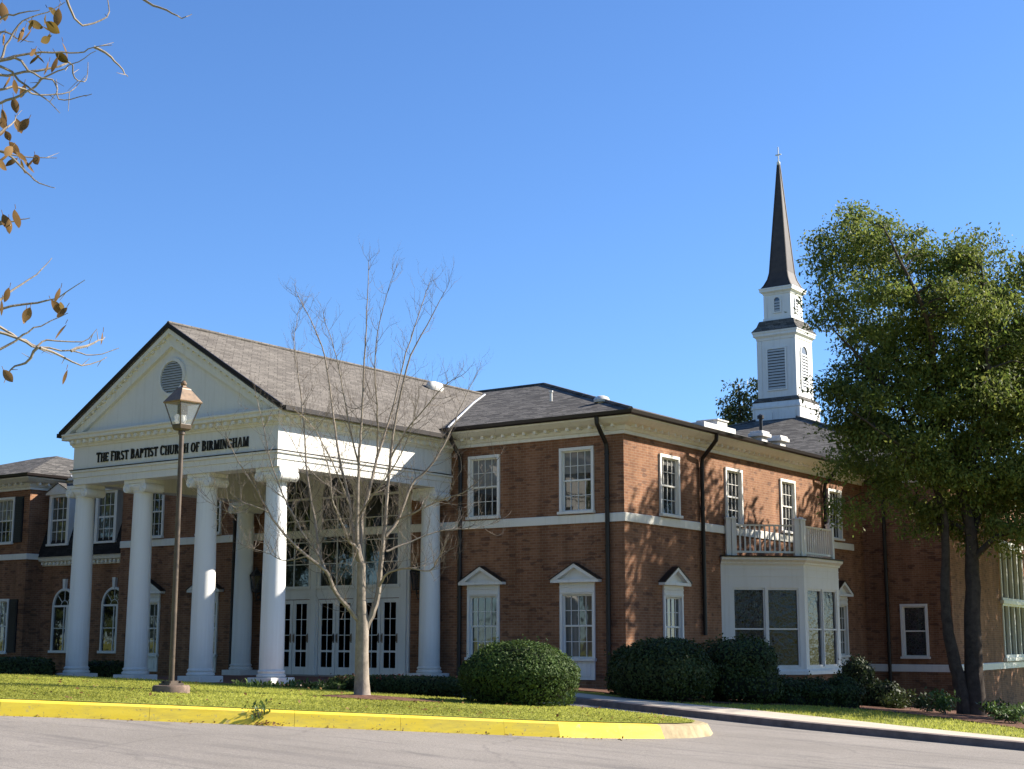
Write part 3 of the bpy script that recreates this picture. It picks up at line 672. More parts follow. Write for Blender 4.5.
m.add(o1+o2+o3+o4, [(k, (k+1) % 40, 40+(k+1) % 40, 40+k) for k in range(40)]+[(k, 80+k, 80+(k+1) % 40, (k+1) % 40) for k in range(40)]+[(40+k, 40+(k+1) % 40, 120+(k+1) % 40, 120+k) for k in range(40)])
LV = m.build('round_louver', 'white_paint', TY)
m = MB()
for k in range(13):
    z = vz-.42+k*.84/12; hw = math.sqrt(max(0, .45**2-(z-vz)**2))
    if hw > .06: m.prism([(PC+.0-hw, PY-.03, z-.03), (PC+.0+hw, PY-.03, z-.03), (PC+.0+hw, PY+.0, z+.018), (PC+.0-hw, PY+.0, z+.018)], (0, .0, .014))
m.build('slat', 'louver_grey', LV)
m = MB(); m.add(ell(.45, .45, PY+.012), [tuple(range(40))]); m.build('backing', 'louver_dark', LV, fix=False)
# columns
def column_proto():
    c = MB(); zb0, zt_ = .30, ZA
    prof = [(.345, .165), (.372, .19), (.375, .225), (.345, .25), (.330, .262), (.330, .275), (.352, .30), (.352, .325), (.325, .345), (.318, .36)]
    H = zt_-.35-zb0-.36; N = 14
    for k in range(N+1):
        t = k/N; prof.append((.312-.047*t**1.6, .36+.0+H*t))
    zt2 = .36+H; prof += [(.285, zt2+.01), (.285, zt2+.04), (.27, zt2+.05)]
    c.lathe(prof, (0, 0, zb0), 32); sh = c.build('column', 'column_paint', CH, smooth=True)
    p = MB(); p.box(-.42, .42, -.42, .42, zb0-.45, zb0+.165); p.build('plinth', 'column_paint', sh, bevel=.012)
    q = MB(); zc = zb0+zt2+.05
    q.lathe([(.27, 0), (.33, .06), (.345, .12), (.30, .15)], (0, 0, zc), 24)
    q.box(-.40, .40, -.31, .31, zc+.12, zc+.20); q.box(-.43, .43, -.34, .34, zc+.205, zt_-.002)
    for sg in (-1, 1):
        for y0, y1, r in ((-.33, .33, .135),):
            n = 24; ring = [(sg*.345+r*math.cos(2*math.pi*k/n), zc+.085+r*math.sin(2*math.pi*k/n)) for k in range(n)]
            q.prism([(a, y0, b) for a, b in ring], (0, y1-y0, 0))
        for yy in (-.335, .335):
            pts = [(sg*.345+sg*(.125-.105*k/40)*math.cos(math.pi/2+k/40*4.2*math.pi), yy, zc+.085+(.125-.105*k/40)*math.sin(math.pi/2+k/40*4.2*math.pi)) for k in range(41)]
            q.tube(pts, .017, 5)
            q.lathe([(.03, -.02), (.03, .02)], (sg*.345, yy, zc+.085), 10)
    q.build('capital', 'column_paint', sh, smooth=True)
    return sh
cp = column_proto(); k = 0
for x, y in [(x, CY) for x in COLX]+[(COLX[0], -.44), (COLX[3], -.44)]:
    o = cp if k == 0 else copy_tree(cp, CH); o.location = (x, y, 0); k = 1
# lettering -------------------------------------------------------------------
def letters(text, x0, x1, zc, y, hcap=.255):
    mb = MB(); T, t = .20, .10
    def bx(a, b, c, d): P.append([(a, c), (b, c), (b, d), (a, d)])
    def dg(xa, za, xb, zb, w): P.append([(xa-w/2, za), (xa+w/2, za), (xb+w/2, zb), (xb-w/2, zb)])
    def arc(cx, cz, rx, rz_, a0, a1, wx, wz, n=14):
        for k in range(n):
            q = []
            for a in (a0+(a1-a0)*k/n, a0+(a1-a0)*(k+1)/n):
                a = math.radians(a); q.append((a, math.cos(a), math.sin(a)))
            (_, ca, sa), (_, cb, sb) = q
            P.append([(cx+rx*ca, cz+rz_*sa), (cx+rx*cb, cz+rz_*sb), (cx+(rx-wx)*cb, cz+(rz_-wz)*sb), (cx+(rx-wx)*ca, cz+(rz_-wz)*sa)])
    def serif(x, z, w=.2): bx(x-w, x+w, z if z < .5 else z-.05, z+.05 if z < .5 else z)
    def stem(x, w=T): bx(x, x+w, 0, 1); serif(x+w/2, 0, w/2+.07); serif(x+w/2, 1, w/2+.07)
    out = []; cur = 0
    words = text.split(' ')
    for wi, wd in enumerate(words):
        for ci, ch in enumerate(wd):
            P = []
            if ch == 'T': bx(.3, .3+T, 0, 1); serif(.4, 0, .18); bx(0, .8, 1-t, 1); bx(0, .06, .78, 1); bx(.74, .8, .78, 1); W = .8
            elif ch == 'H': stem(.07); stem(.63); bx(.2, .7, .46, .46+t); W = .9
            elif ch == 'E': stem(.07); bx(.1, .68, 0, t); bx(.1, .66, 1-t, 1); bx(.1, .55, .47, .47+t); bx(.62, .68, 0, .24); bx(.6, .66, .78, 1); W = .72
            elif ch == 'F': stem(.07); bx(.1, .64, 1-t, 1); bx(.1, .52, .47, .47+t); bx(.58, .64, .78, 1); W = .66
            elif ch == 'I': stem(.07); W = .34
            elif ch in 'RPB':
                stem(.07); bx(.2, .4, 1-t, 1); bx(.2, .4, .47, .47+t); arc(.38, .735, .32, .265, -90, 90, T, t)
                W = .74
                if ch == 'R': dg(.44, .5, .74, 0, .22); serif(.78, 0, .1); W = .88
                if ch == 'B': bx(.2, .4, 0, t); arc(.40, .285, .36, .285, -90, 90, T, t); W = .8
            elif ch == 'S':
                arc(.34, .73, .30, .27, 20, 250, .13, t); arc(.34, .28, .32, .28, -160, 75, .16, t); dg(.50, .36, .18, .64, .24); W = .7
            elif ch == 'A': dg(.1, 0, .43, 1, .11); dg(.78, 0, .45, 1, .23); bx(.2, .7, .30, .30+t*.9); serif(.1, 0, .12); serif(.78, 0, .16); W = .92
            elif ch == 'C': arc(.46, .5, .44, .5, 40, 320, T, t, 20); bx(.74, .80, .70, .95); W = .84
            elif ch == 'G': arc(.46, .5, .44, .5, 40, 330, T, t, 20); bx(.64, .84, .04, .46); serif(.74, .42, .16); bx(.74, .80, .70, .95); W = .9
            elif ch == 'O': arc(.46, .5, .45, .5, 0, 360, T, t, 26); W = .92
            elif ch == 'U': bx(.07, .27, .3, 1); serif(.17, 1, .16); bx(.70, .80, .3, 1); serif(.75, 1, .13); arc(.435, .32, .365, .32, 180, 360, .15, t); W = .9
            elif ch == 'N': bx(.08, .18, 0, 1); serif(.13, 0, .13); bx(.72, .82, 0, 1); serif(.77, 1, .13); dg(.74, 0, .16, 1, .24); serif(.1, 1, .1); W = .9
            elif ch == 'M': bx(.08, .17, 0, 1); serif(.12, 0, .13); bx(.84, 1.04, 0, 1); serif(.94, 0, .17); serif(.94, 1, .12); dg(.52, 0, .2, 1, .22); dg(.55, 0, .88, 1, .1); serif(.14, 1, .12); W = 1.1
            sc = 1.0 if ci == 0 and wd != 'OF' else .93
            out.append((cur, sc, P)); cur += (W+.13)*sc
        cur += .42
    tot = cur-.42; kx = (x1-x0)/tot
    for c0, sc, P in out:
        for i, poly in enumerate(P):
            yo = .0007*(i % 9)
            mb.prism([(x0+(c0+p[0]*sc)*kx, y-yo, zc-hcap/2+p[1]*sc*hcap) for p in poly], (0, .035+yo, 0))
    return mb.build('lettering', 'letter_black', ent)
letters('THE FIRST BAPTIST CHURCH OF BIRMINGHAM', -13.08, -6.96, 6.50, PY-.02, .28)
# ------------------------------------------------------------------ entrance: three pairs of doors under three tall arched windows
BX = [-12.22, -10.40, -8.58]; BW = 1.46; YS = -.055
m = MB(); zspr, rr = 5.80, BW/2-.02
xs0, xs1 = -13.45, -7.45
m.box(xs0, xs1, YS, .02, 2.66, 3.02)          # transom band
edges = [xs0]+[v for b in BX for v in (b-BW/2, b+BW/2)]+[xs1]
for a, b in zip(edges[0::2], edges[1::2]):
    m.box(a, b, YS, .02, .31, 2.659); m.box(a, b, YS, .02, 3.021, 6.735)
    cxp = (a+b)/2; m.box(cxp-.11, cxp+.11, YS-.05, YS-.001, .31, 6.3); m.box(cxp-.15, cxp+.15, YS-.07, YS-.002, .31, .5); m.box(cxp-.15, cxp+.15, YS-.07, YS-.002, 6.3, 6.42)
for b in BX:
    ap = arch_pts(b, rr+.02, zspr, 18)
    for p, q in zip(ap[:-1], ap[1:]): m.prism([(p[0], YS, p[1]), (q[0], YS, q[1]), (q[0], YS, 6.735), (p[0], YS, 6.735)], (0, .07, 0))
bld(m, 'entrance_surround', 'white_paint')
for b in BX: arched_window('arched_window', b, BW-.12, 3.06, zspr, .0, 'tall_glass', frame=.07, cols=2, rows=4)
def door_proto():
    w, h = .70, 2.30; D = MB(); f = .115
    D.box(-w/2, -w/2+f, -.03, .02, 0, h).box(w/2-f, w/2, -.03, .02, 0, h).box(-w/2+f, w/2-f, -.028, .02, 0, .24).box(-w/2+f, w/2-f, -.028, .02, h-.12, h)
    gx = w/2-f; D.box(-.012, .012, -.018, .01, .24, h-.12)
    for k in (1, 2, 3): z = .24+(h-.36)*k/4; D.box(-gx, gx, -.02, .008, z-(.03 if k == 1 else .012), z+(.03 if k == 1 else .012))
    o = D.build('entrance_door', 'white_paint', CH, bevel=.004)
    g = MB(); g.quad((-gx, .0, .22), (gx, .0, .22), (gx, .0, h-.1), (-gx, .0, h-.1)); g.build('pane', 'door_glass', o, fix=False)
    return o
dp = door_proto(); k = 0
for b in BX:
    for sg in (-1, 1):
        o = dp if k == 0 else copy_tree(dp, CH); k = 1; o.location = (b+sg*.362, .0, .34)
        h = MB(); x = -sg*.29; h.tube([(x, -.03, 1.02), (x, -.075, 1.02), (x, -.075, 1.22), (x, -.03, 1.22)], .013, 6); h.box(x-.022, x+.022, -.036, -.03, .98, 1.26); h.build('handle', 'copper_cap', o)
    h = MB(); h.box(b-.012, b+.012, -.0, .02, .33, 2.66); h.build('door_gap', 'dark_iron', CH)
m = MB(); m.box(-13.4, -7.5, -.32, -.056, .30, .345); bld(m, 'door_threshold', 'concrete')
# ------------------------------------------------------------------ bay window
B0 = [(0, 5.5), (1.84, 7.34), (1.84, 9.94), (0, 11.78)]
BAY = empty('bay_window', (0, 8.64, 0), 0, CH)
def bayb(mb, name, mat, **k):
    o = mb.build(name, mat, BAY, **k); o.location = (0, -8.64, 0); return o
m = MB(); wall_sheet(m, B0[0], B0[1], .45, 3.77, [(.36, 2.42, .62, 2.96)], .1); wall_sheet(m, B0[1], B0[2], .45, 3.77, [(.22, 2.40, .62, 2.96)], .1); wall_sheet(m, B0[2], B0[3], .45, 3.77, [(.36, 2.42, .62, 2.96)], .1)
bayb(m, 'wall_panel', 'white_paint', fix=False)
m = MB(); sweep(m, B0, [(-.02, 3.30), (.012, 3.30), (.012, 3.33), (-.02, 3.335)]); sweep(m, B0, [(-.02, 3.52), (.012, 3.52), (.012, 3.545), (-.02, 3.55)])
sweep(m, B0, [(-.02, 3.67), (.05, 3.67), (.06, 3.73), (.14, 3.8), (.14, 3.87), (-.02, 3.87)]); sweep(m, B0, [(-.02, .40), (.07, .40), (.07, .50), (.03, .56), (-.02, .56)]); bayb(m, 'moulding', 'white_paint')
m = MB(); wall_sheet(m, (B0[0][0], B0[0][1]+.05), (B0[1][0]-.05, B0[1][1]), -1.2, .45, []); wall_sheet(m, (1.79, 7.34), (1.79, 9.94), -1.2, .45, []); wall_sheet(m, (1.79, 9.94), (0, 11.7), -1.2, .45, []); bayb(m, 'brick_base', 'brick', fix=False)
m = MB(); m.add([(p[0]*.999, p[1], 3.873) for p in B0], [(0, 1, 2, 3)]); sweep(m, B0, [(-.05, 3.87), (.17, 3.87), (.17, 3.915), (-.05, 3.92)]); bayb(m, 'deck', 'gutter_metal')
for (a, b) in zip(B0[:-1], B0[1:]):
    a, b = V(a), V(b); L = (b-a).length; d_ = (b-a)/L; inn = V((-d_.y, d_.x)); ang = math.atan2(d_.y, d_.x)
    u0, u1 = ((.36, 2.42) if L > 2.601 else (.22, 2.40))
    s = MB(); mid = (u0+u1)/2
    for x0, x1 in ((u0, mid-.03), (mid+.03, u1)):
        s.box(x0, x0+.05, .02, .08, .62, 2.96).box(x1-.05, x1, .02, .08, .62, 2.96).box(x0+.05, x1-.05, .022, .08, .62, .68).box(x0+.05, x1-.05, .022, .08, 2.90, 2.96).box(x0+.05, x1-.05, .024, .07, 1.72, 1.765)
    s.box(mid-.035, mid+.035, -.02, .09, .62, 2.96)
    o = s.build('sash', 'white_paint', BAY); o.location = (a.x, a.y-8.64, 0); o.rotation_euler = (0, 0, ang)
    s = MB(); s.quad((u0, .075, .62), (u1, .075, .62), (u1, .075, 2.96), (u0, .075, 2.96)); p = s.build('pane', 'leaded_glass', BAY, fix=False); p.location = o.location; p.rotation_euler = o.rotation_euler
RA = empty('balustrade', (0, 8.64, 3.92), 0, CH)
def inset_path(P, d): 
    return [(0, P[0][1]+d*1.41), (P[1][0]-d, P[1][1]+d*.41), (P[2][0]-d, P[2][1]-d*.41), (0, P[3][1]-d*1.41)]
IP = inset_path(B0, .14); IP[0] = (.05, IP[0][1]+.05); IP[3] = (.05, IP[3][1]-.05)
def rab(mb, name, **k): o = mb.build(name, 'white_paint', RA, **k); o.location = (0, -8.64, -3.92); return o
m = MB(); sweep(m, IP, [(-.03, 4.82), (.03, 4.82), (.045, 4.87), (-.045, 4.87)]); sweep(m, IP, [(-.025, 4.01), (.025, 4.01), (.025, 4.07), (-.025, 4.07)]); rab(m, 'handrail')
nb = 0
for a, b in zip(IP[:-1], IP[1:]):
    a, b = V(a), V(b); L = (b-a).length; d_ = (b-a)/L; n = int(L/.155)
    for k in range(1, n):
        p = a+d_*(L*k/n); m = MB(); m.box(p.x-.02, p.x+.02, p.y-.02, p.y+.02, 4.06, 4.83); rab(m, 'baluster')
    for t in (.09, .26, L-.09):
        p = a+d_*t; m = MB(); m.box(-.075, .075, -.075, .075, 0, 1.10); m.box(-.095, .095, -.095, .095, 1.10, 1.15); m.lathe([(.07, 1.15), (.02, 1.2)], (0, 0, 0), 4, rot=math.pi/4)
        o = m.build('post', 'white_paint', RA, bevel=.005); o.location = (p.x, p.y-8.64, 0); o.rotation_euler = (0, 0, math.atan2(d_.y, d_.x))
# hall window (large grid) on the angled wall
hw = empty('hall_window', (A0.x, A0.y, 0), math.atan2(ad.y, ad.x), CH)
s = MB()
for x in (8.2, 9.26, 10.35, 11.44, 12.5): s.box(x, x+.11, -.05, .08, .75, 5.2)
for z in (.75, 2.78, 2.98, 5.1): s.box(8.2, 12.61, -.055, .078, z, z+.12)
s.box(8.0, 12.8, -.14, .05, 2.86, 3.0); s.box(8.0, 12.8, -.14, .05, .62, .76); s.box(8.0, 12.8, -.10, .05, 5.2, 5.36); s.build('frame', 'white_paint', hw)
s = MB(); s.quad((8.2, .07, .75), (12.6, .07, .75), (12.6, .07, 5.2), (8.2, .07, 5.2)); s.build('pane', 'tall_glass', hw, fix=False)
# downspouts -----------------------------------------------------------------
def downspout(x, y, nx, ny, zb):
    m = MB(); r = .062
    P = lambda q, z: (x+nx*q, y+ny*q, z)
    m.tube([P(.60, 7.40), P(.58, 7.22), P(.40, 7.02), P(.12, 6.72), P(.085, 6.55), P(.085, zb)], r, 8)
    for z in (6.4, 5.2, 3.9, 2.6, 1.3): m.lathe([(r+.014, 0), (r+.014, .05)], P(.085, z), 8); 
    return bld(m, 'downspout', 'gutter_metal')
downspout(-.49, 0, 0, -1, -.3); downspout(-5.55, 0, 0, -1, -.1); downspout(0, 4.3, 1, 0, 1.55); downspout(0, 13.15, 1, 0, -.8); downspout(.85, YB, 0, -1, -1.4); downspout(-14.9, 0, 0, -1, -.1)
# ------------------------------------------------------------------ steeple
SX, SY, UX, UY = .985, .92, .93, .88
ST = empty('steeple', (cxs+.06, cys, 11.17), 0, CH)
def sq(mb, prof, sx, sy, n=4):
    """stack of rectangles: prof of (half-width factor, z)"""
    vs = []; fs = []
    for f, z in prof: vs += [(-sx*f, -sy*f, z), (sx*f, -sy*f, z), (sx*f, sy*f, z), (-sx*f, sy*f, z)]
    for i in range(len(prof)-1): fs += [(4*i+k, 4*i+(k+1) % 4, 4*i+4+(k+1) % 4, 4*i+4+k) for k in range(4)]
    fs += [(3, 2, 1, 0), tuple(4*(len(prof)-1)+k for k in range(4))]; mb.add(vs, fs)
def stb(mb, name, mat, **k): return mb.build(name, mat, ST, **k)
bz = lambda z: z-11.4
m = MB(); sq(m, [(1.24, bz(11.2)), (1.24, bz(12.5)), (1.28, bz(12.52)), (1.28, bz(12.62)), (1.25, bz(12.66)), (1.22, bz(12.78)), (1.2, bz(12.82))], SX, SY); stb(m, 'base_block', 'white_paint')
m = MB(); sq(m, [(1.29, bz(11.55)), (1.29, bz(11.78))], SX, SY)
for x in (-.6, .6): m.box(x-.42, x+.42, -1.24*SY-.04, -1.24*SY+.02, bz(11.95), bz(12.35))
stb(m, 'base_moulding', 'white_paint')
m = MB(); sq(m, [(1.21, bz(12.82)), (1.22, bz(12.9)), (1.07, bz(13.05)), (1.0, bz(13.05))], SX, SY); stb(m, 'base_skirt', 'dark_shingle')
m = MB(); sq(m, [(1.0, bz(12.9)), (1.0, bz(15.85)), (1.03, bz(15.87)), (1.05, bz(15.98)), (1.16, bz(16.08)), (1.16, bz(16.18)), (1.2, bz(16.24)), (1.2, bz(16.3))], SX, SY)
for sx in (-1, 1):
    for sy in (-1, 1):
        m.box(sx*1.05-.13, sx*1.05+.13, sy*.95-.13, sy*.95+.13, bz(13.0), bz(15.8)) if False else m.box(min(sx*(SX-.22), sx*(SX+.022)), max(sx*(SX-.22), sx*(SX+.022)), min(sy*(SY-.22), sy*(SY+.022)), max(sy*(SY-.22), sy*(SY+.022)), bz(13.05), bz(15.84))
stb(m, 'belfry', 'white_paint')
def louver(name, w, h, loc, rz, arch=False):
    f = MB(); f.box(-w/2-.07, -w/2, -.05, .01, 0, h).box(w/2, w/2+.07, -.05, .01, 0, h).box(-w/2-.07, w/2+.07, -.052, .01, -.07, 0)
    if not arch: f.box(-w/2-.07, w/2+.07, -.052, .01, h, h+.07)
    else:
        a = arch_pts(0, w/2, h, 10); b = arch_pts(0, w/2+.07, h, 10)
        for i in range(10): f.prism([(b[i][0], -.05, b[i][1]), (b[i+1][0], -.05, b[i+1][1]), (a[i+1][0], -.05, a[i+1][1]), (a[i][0], -.05, a[i][1])], (0, .06, 0))
    o = f.build(name, 'white_paint', ST); o.location = loc; o.rotation_euler = (0, 0, rz)
    n = max(4, int(h/.135))
    for k in range(n): 
        z = h*(k+.1)/n; f2 = (f3 := MB()) if k == 0 else f3
        f3.prism([(-w/2, -.045, z), (w/2, -.045, z), (w/2, -.012, z+h/n*.62), (-w/2, -.012, z+h/n*.62)], (0, .0, .018))
    q = f3.build('slat', 'louver_grey', ST); q.location = loc; q.rotation_euler = (0, 0, rz)
    f = MB(); pts = [(-w/2, 0), (w/2, 0)]+([(w/2, h), (-w/2, h)] if not arch else arch_pts(0, w/2, h, 10)[::-1]); f.add([(a, -.006, b) for a, b in pts], [tuple(range(len(pts)))]); q = f.build('louver_backing', 'louver_dark' if not arch else 'window_glass', ST, fix=False); q.location = loc; q.rotation_euler = (0, 0, rz)
louver('louver', .90, 1.95, (0, -SY, bz(13.45)), 0); louver('louver', .70, 1.75, (SX, 0, bz(13.45)), H90, True)
m = MB(); sq(m, [(1.22, bz(16.3)), (1.16, bz(16.38)), (1.02, bz(16.55)), (.92, bz(16.82)), (.88, bz(16.85))], SX, SY); stb(m, 'belfry_roof', 'dark_shingle')
m = MB(); sq(m, [(.80, bz(16.7)), (.80, bz(16.98)), (.74, bz(17.0)), (.74, bz(18.12)), (.77, bz(18.14)), (.80, bz(18.22)), (.92, bz(18.30)), (.92, bz(18.38)), (.95, bz(18.44)), (.95, bz(18.48))], UX, UY)
for sx in (-1, 1):
    for sy in (-1, 1): m.box(min(sx*(.74*UX-.15), sx*(.74*UX+.02)), max(sx*(.74*UX-.15), sx*(.74*UX+.02)), min(sy*(.74*UY-.15), sy*(.74*UY+.02)), max(sy*(.74*UY-.15), sy*(.74*UY+.02)), bz(17.0), bz(18.1))
stb(m, 'lantern_stage', 'white_paint')
louver('lantern_window', .30, .55, (0, -UY*.74, bz(17.28)), 0, True); louver('lantern_window', .26, .55, (.74*UX, 0, bz(17.28)), H90, True)
m = MB(); sq(m, [(.84, bz(18.48)), (.74, bz(18.62)), (.58, bz(18.95)), (.5, bz(19.3)), (.05, bz(24.85))], UX, UY); stb(m, 'spire', 'spire_metal')
m = MB()
for sx in (-1, 1):
    for sy in (-1, 1): m.tube([(sx*q*UX, sy*q*UY, bz(z)) for q, z in ((.84, 18.49), (.74, 18.63), (.58, 18.96), (.5, 19.3), (.05, 24.85))], .035, 5)
stb(m, 'spire_rib', 'spire_metal')
m = MB(); m.lathe([(.05, -.05), (.09, .05), (.09, .12), (.03, .18), (.025, .9), (.0, .93)], (0, 0, bz(24.85)), 10); m.box(-.15, .15, -.02, .02, bz(25.33), bz(25.39)); m.lathe([(.06, 0), (.06, .06)], (0, 0, bz(24.95)), 10)
stb(m, 'cross', 'pale_metal')
# ------------------------------------------------------------------ wall lanterns
def wall_lantern(loc, label):
    root = tag(empty('wall_lantern', loc), label, 'wall lantern', 'lanterns beside the entrance doors')
    b = MB(); b.tube([(0, .28, -.15), (0, .12, -.28), (0, 0, -.30), (0, 0, -.2)], .022, 6); b.box(-.08, .08, .25, .285, -.45, .1); b.tube([(0, .27, -.42), (0, .06, -.44), (0, 0, -.3)], .015, 6); b.build('bracket', 'dark_iron', root)
    c = MB(); c.lathe([(.10, -.2), (.12, -.17)], n=6); c.lathe([(.21, .32), (.22, .35), (.09, .50), (.03, .52), (.02, .60)], n=6)
    for k in range(6): a = math.pi*k/3; c.tube([(.115*math.cos(a), .115*math.sin(a), -.18), (.2*math.cos(a), .2*math.sin(a), .33)], .013, 5)
    c.build('frame', 'dark_iron', root)
    g = MB(); g.lathe([(.108, -.17), (.19, .32)], n=6, cap=False); g.build('glass', 'smoked_glass', root)
wall_lantern((-6.98, -.3, 3.05), 'dark iron wall lantern right of the entrance doors, just left of the rear right column'); wall_lantern((-13.62, -.3, 3.1), 'dark iron wall lantern left of the entrance doors, beside the rear left column')
# ------------------------------------------------------------------ street lamp
g = px(171, 692, 26.2); LX, LY = g.x, g.y; LZ = lz(LX, LY)
root = tag(empty('street_lamp', (LX, LY, LZ)), 'tall brown lamp post with copper topped square lantern on a concrete block in the lawn', 'street lamp')
m = MB(); m.lathe([(.31, -.15), (.32, .10), (.30, .135), (.02, .14)], n=28); o = m.build('footing', 'brown_concrete', root, smooth=True)
m = MB(); m.box(-.15, .15, -.15, .15, .14, .17); m.box(-.10, .10, -.10, .10, .17, .21)
for a in (-.11, .11):
    for b in (-.11, .11): m.lathe([(.018, .17), (.018, .21)], (a, b, 0), 6)
m.build('base_plate', 'bronze_pole', root)
m = MB(); m.lathe([(.048, .2), (.048, 1.2), (.045, 3.0), (.042, 4.48), (.06, 4.49), (.06, 4.56)], n=12); m.build('pole', 'bronze_pole', root, smooth=True)
LT = 4.56
def lsq(mb, prof): 
    vs = []; fs = []
    for r, z in prof: vs += [(-r, -r, z), (r, -r, z), (r, r, z), (-r, r, z)]
    for i in range(len(prof)-1): fs += [(4*i+k, 4*i+(k+1) % 4, 4*i+4+(k+1) % 4, 4*i+4+k) for k in range(4)]
    fs += [(3, 2, 1, 0), tuple(4*(len(prof)-1)+k for k in range(4))]; mb.add(vs, fs)
m = MB(); lsq(m, [(.085, LT), (.11, LT+.03), (.125, LT+.10), (.12, LT+.11)])
for a in (-1, 1):
    for b in (-1, 1): m.tube([(a*.12, b*.12, LT+.1), (a*.225, b*.225, LT+.50)], .011, 5)
f = m.build('lantern_frame', 'bronze_pole', root)
m = MB(); lsq(m, [(.24, LT+.49), (.247, LT+.51), (.10, LT+.73), (.095, LT+.75), (.04, LT+.79), (.03, LT+.81)]); m.lathe([(.03, .80), (.055, .83), (.055, .86), (.02, .90)], (0, 0, LT), 12); m.build('cap', 'copper_cap', root)
m = MB()
for k in range(4):
    a = k*math.pi/2; R = Matrix.Rotation(a, 3, 'Z'); m.add([R @ V(p) for p in ((-.112, -.116, LT+.11), (.112, -.116, LT+.11), (.215, -.219, LT+.49), (-.215, -.219, LT+.49))], [(0, 1, 2, 3)])
m.build('glass', 'lamp_glass', root, fix=False)
m = MB(); m.lathe([(.09, LT+.48), (.09, LT+.30), (.05, LT+.28)], n=12); m.build('ballast', 'dark_iron', root)
m = MB(); m.lathe([(.01, LT+.12), (.045, LT+.13), (.075, LT+.20), (.06, LT+.28)], n=12); m.build('bulb', 'pale_metal', root, smooth=True)
root.rotation_euler = (0, 0, math.radians(-4))
# ------------------------------------------------------------------ foliage helpers
def leaf_mesh(name, P, size, mat, parent=None, aspect=.5, flat=.0, droop=None, jit=.35, fold=False, nrm=None, up_bias=0):
    """one small kite-shaped face per leaf; P is an (n,3) array"""
    n = len(P); d = RNG.normal(size=(n, 3))
    if droop is not None: d = d*.5+np.array([0, 0, -droop])
    d /= np.linalg.norm(d, axis=1, keepdims=True)
    q = RNG.normal(size=(n, 3))
    if nrm is not None: q = nrm*1.0+q*.45
    if nrm is not None:
        nn = q/np.linalg.norm(q, axis=1, keepdims=True); d -= nn*(d*nn).sum(1, keepdims=True); d /= np.linalg.norm(d, axis=1, keepdims=True); w = np.cross(nn, d)
    else:
        w = np.cross(d, q); w /= np.linalg.norm(w, axis=1, keepdims=True)
    s = size*(1+jit*RNG.uniform(-1, 1, (n, 1))); nn = np.cross(d, w)
    a = P; b = P+d*s*.5+w*s*aspect*.5+nn*s*.06; c = P+d*s; e = P+d*s*.5-w*s*aspect*.5+nn*s*.06
    vs = np.stack([a, b, c, e], 1).reshape(-1, 3)
    me = bpy.data.meshes.new(name); me.vertices.add(4*n); me.vertices.foreach_set('co', vs.astype(np.float32).ravel())
    me.loops.add(4*n); me.loops.foreach_set('vertex_index', np.arange(4*n, dtype=np.int32)); me.polygons.add(n)
    me.polygons.foreach_set('loop_start', np.arange(0, 4*n, 4, dtype=np.int32)); me.materials.append(MATS[mat]); me.update(calc_edges=True)
    o = bpy.data.objects.new(name, me); COL.objects.link(o)
    if parent: o.parent = parent
    return o
def smooth_path(P, k=4):
    P = [V(p) for p in P]; out = []
    for i in range(len(P)-1):
        p0, p1, p2, p3 = P[max(i-1, 0)], P[i], P[i+1], P[min(i+2, len(P)-1)]
        for t in range(k):
            t /= k; out.append(.5*((2*p1)+(p2-p0)*t+(2*p0-5*p1+4*p2-p3)*t*t+(3*p1-p0-3*p2+p3)*t*t*t))
    out.append(P[-1]); return out
def wob(P, a): return [p if i in (0, len(P)-1) else p+V((random.gauss(0, a), random.gauss(0, a), random.gauss(0, a))) for i, p in enumerate(P)]
# ------------------------------------------------------------------ bare tree on the lawn (limbs surveyed from the photo, in metres sideways / up / depth from the foot)
TB = px(362, 698, 27.6); TBZ = lz(TB.x, TB.y); MPP = 27.6/FOC*1.0
TR = V((rt.x, rt.y, 0)).normalized(); TD = V((fw.x, fw.y, 0)).normalized()
def tp(x, y, dep=0):
    if y < 420: y = 420-(420-y)*.93
    return TR*((x-362)*MPP-dep*.0)+V((0, 0, (698-y)*MPP))+TD*dep
bare = tag(empty('bare_tree', (TB.x, TB.y, TBZ)), 'leafless tree with pale forked limbs standing on the lawn in front of the portico', 'tree')
bt = MB(); tw = MB()
def limb(pts, r0, r1, n=7, k=4, mb=None):
    P = smooth_path(pts, k); P = wob(P, .006); m_ = len(P)-1
    (mb or bt).tube(P, [.86*(r0+(r1-r0)*(i/m_)**.75) for i in range(m_+1)], n); return P
bt.tube([V((0, 0, -.2)), V((0, 0, 0)), tp(362, 693), tp(361.5, 680), tp(361, 655), tp(361, 630), tp(359.5, 600), tp(359, 567)], [.22, .19, .155, .135, .125, .12, .088, .078], 12)
limbs = []
def L(pts, r0, r1, dep=0.0, dep0=0.0):
    m_ = len(pts)-1; Q = [tp(x, y, dep0+(dep-dep0)*(i/m_)) for i, (x, y) in enumerate(pts)]; limbs.append((limb(Q, r0, r1), r0, r1))
L([(360, 572), (354, 552), (347, 545), (339, 523), (333, 508), (330, 480), (322, 450)], .042, .010, -.9)
L([(359, 568), (352, 554), (348, 529), (344, 503), (333, 459), (326, 420), (315, 350), (300, 310), (283, 275)], .055, .006, .5)
L([(359, 568), (355, 545), (354, 518), (355.5, 463), (357, 430), (359, 360), (361, 310), (362, 252)], .058, .006, -.3)
L([(359, 568), (357, 545), (358, 518), (364, 492), (370.5, 459), (376, 435), (386, 395), (397, 340), (412, 285), (420, 255)], .055, .006, 1.1)
L([(362, 634), (372, 612), (376, 592), (378, 563), (381, 530), (382, 500), (385, 460), (391, 410), (404, 350), (425, 305), (440, 272)], .085, .006, .4)
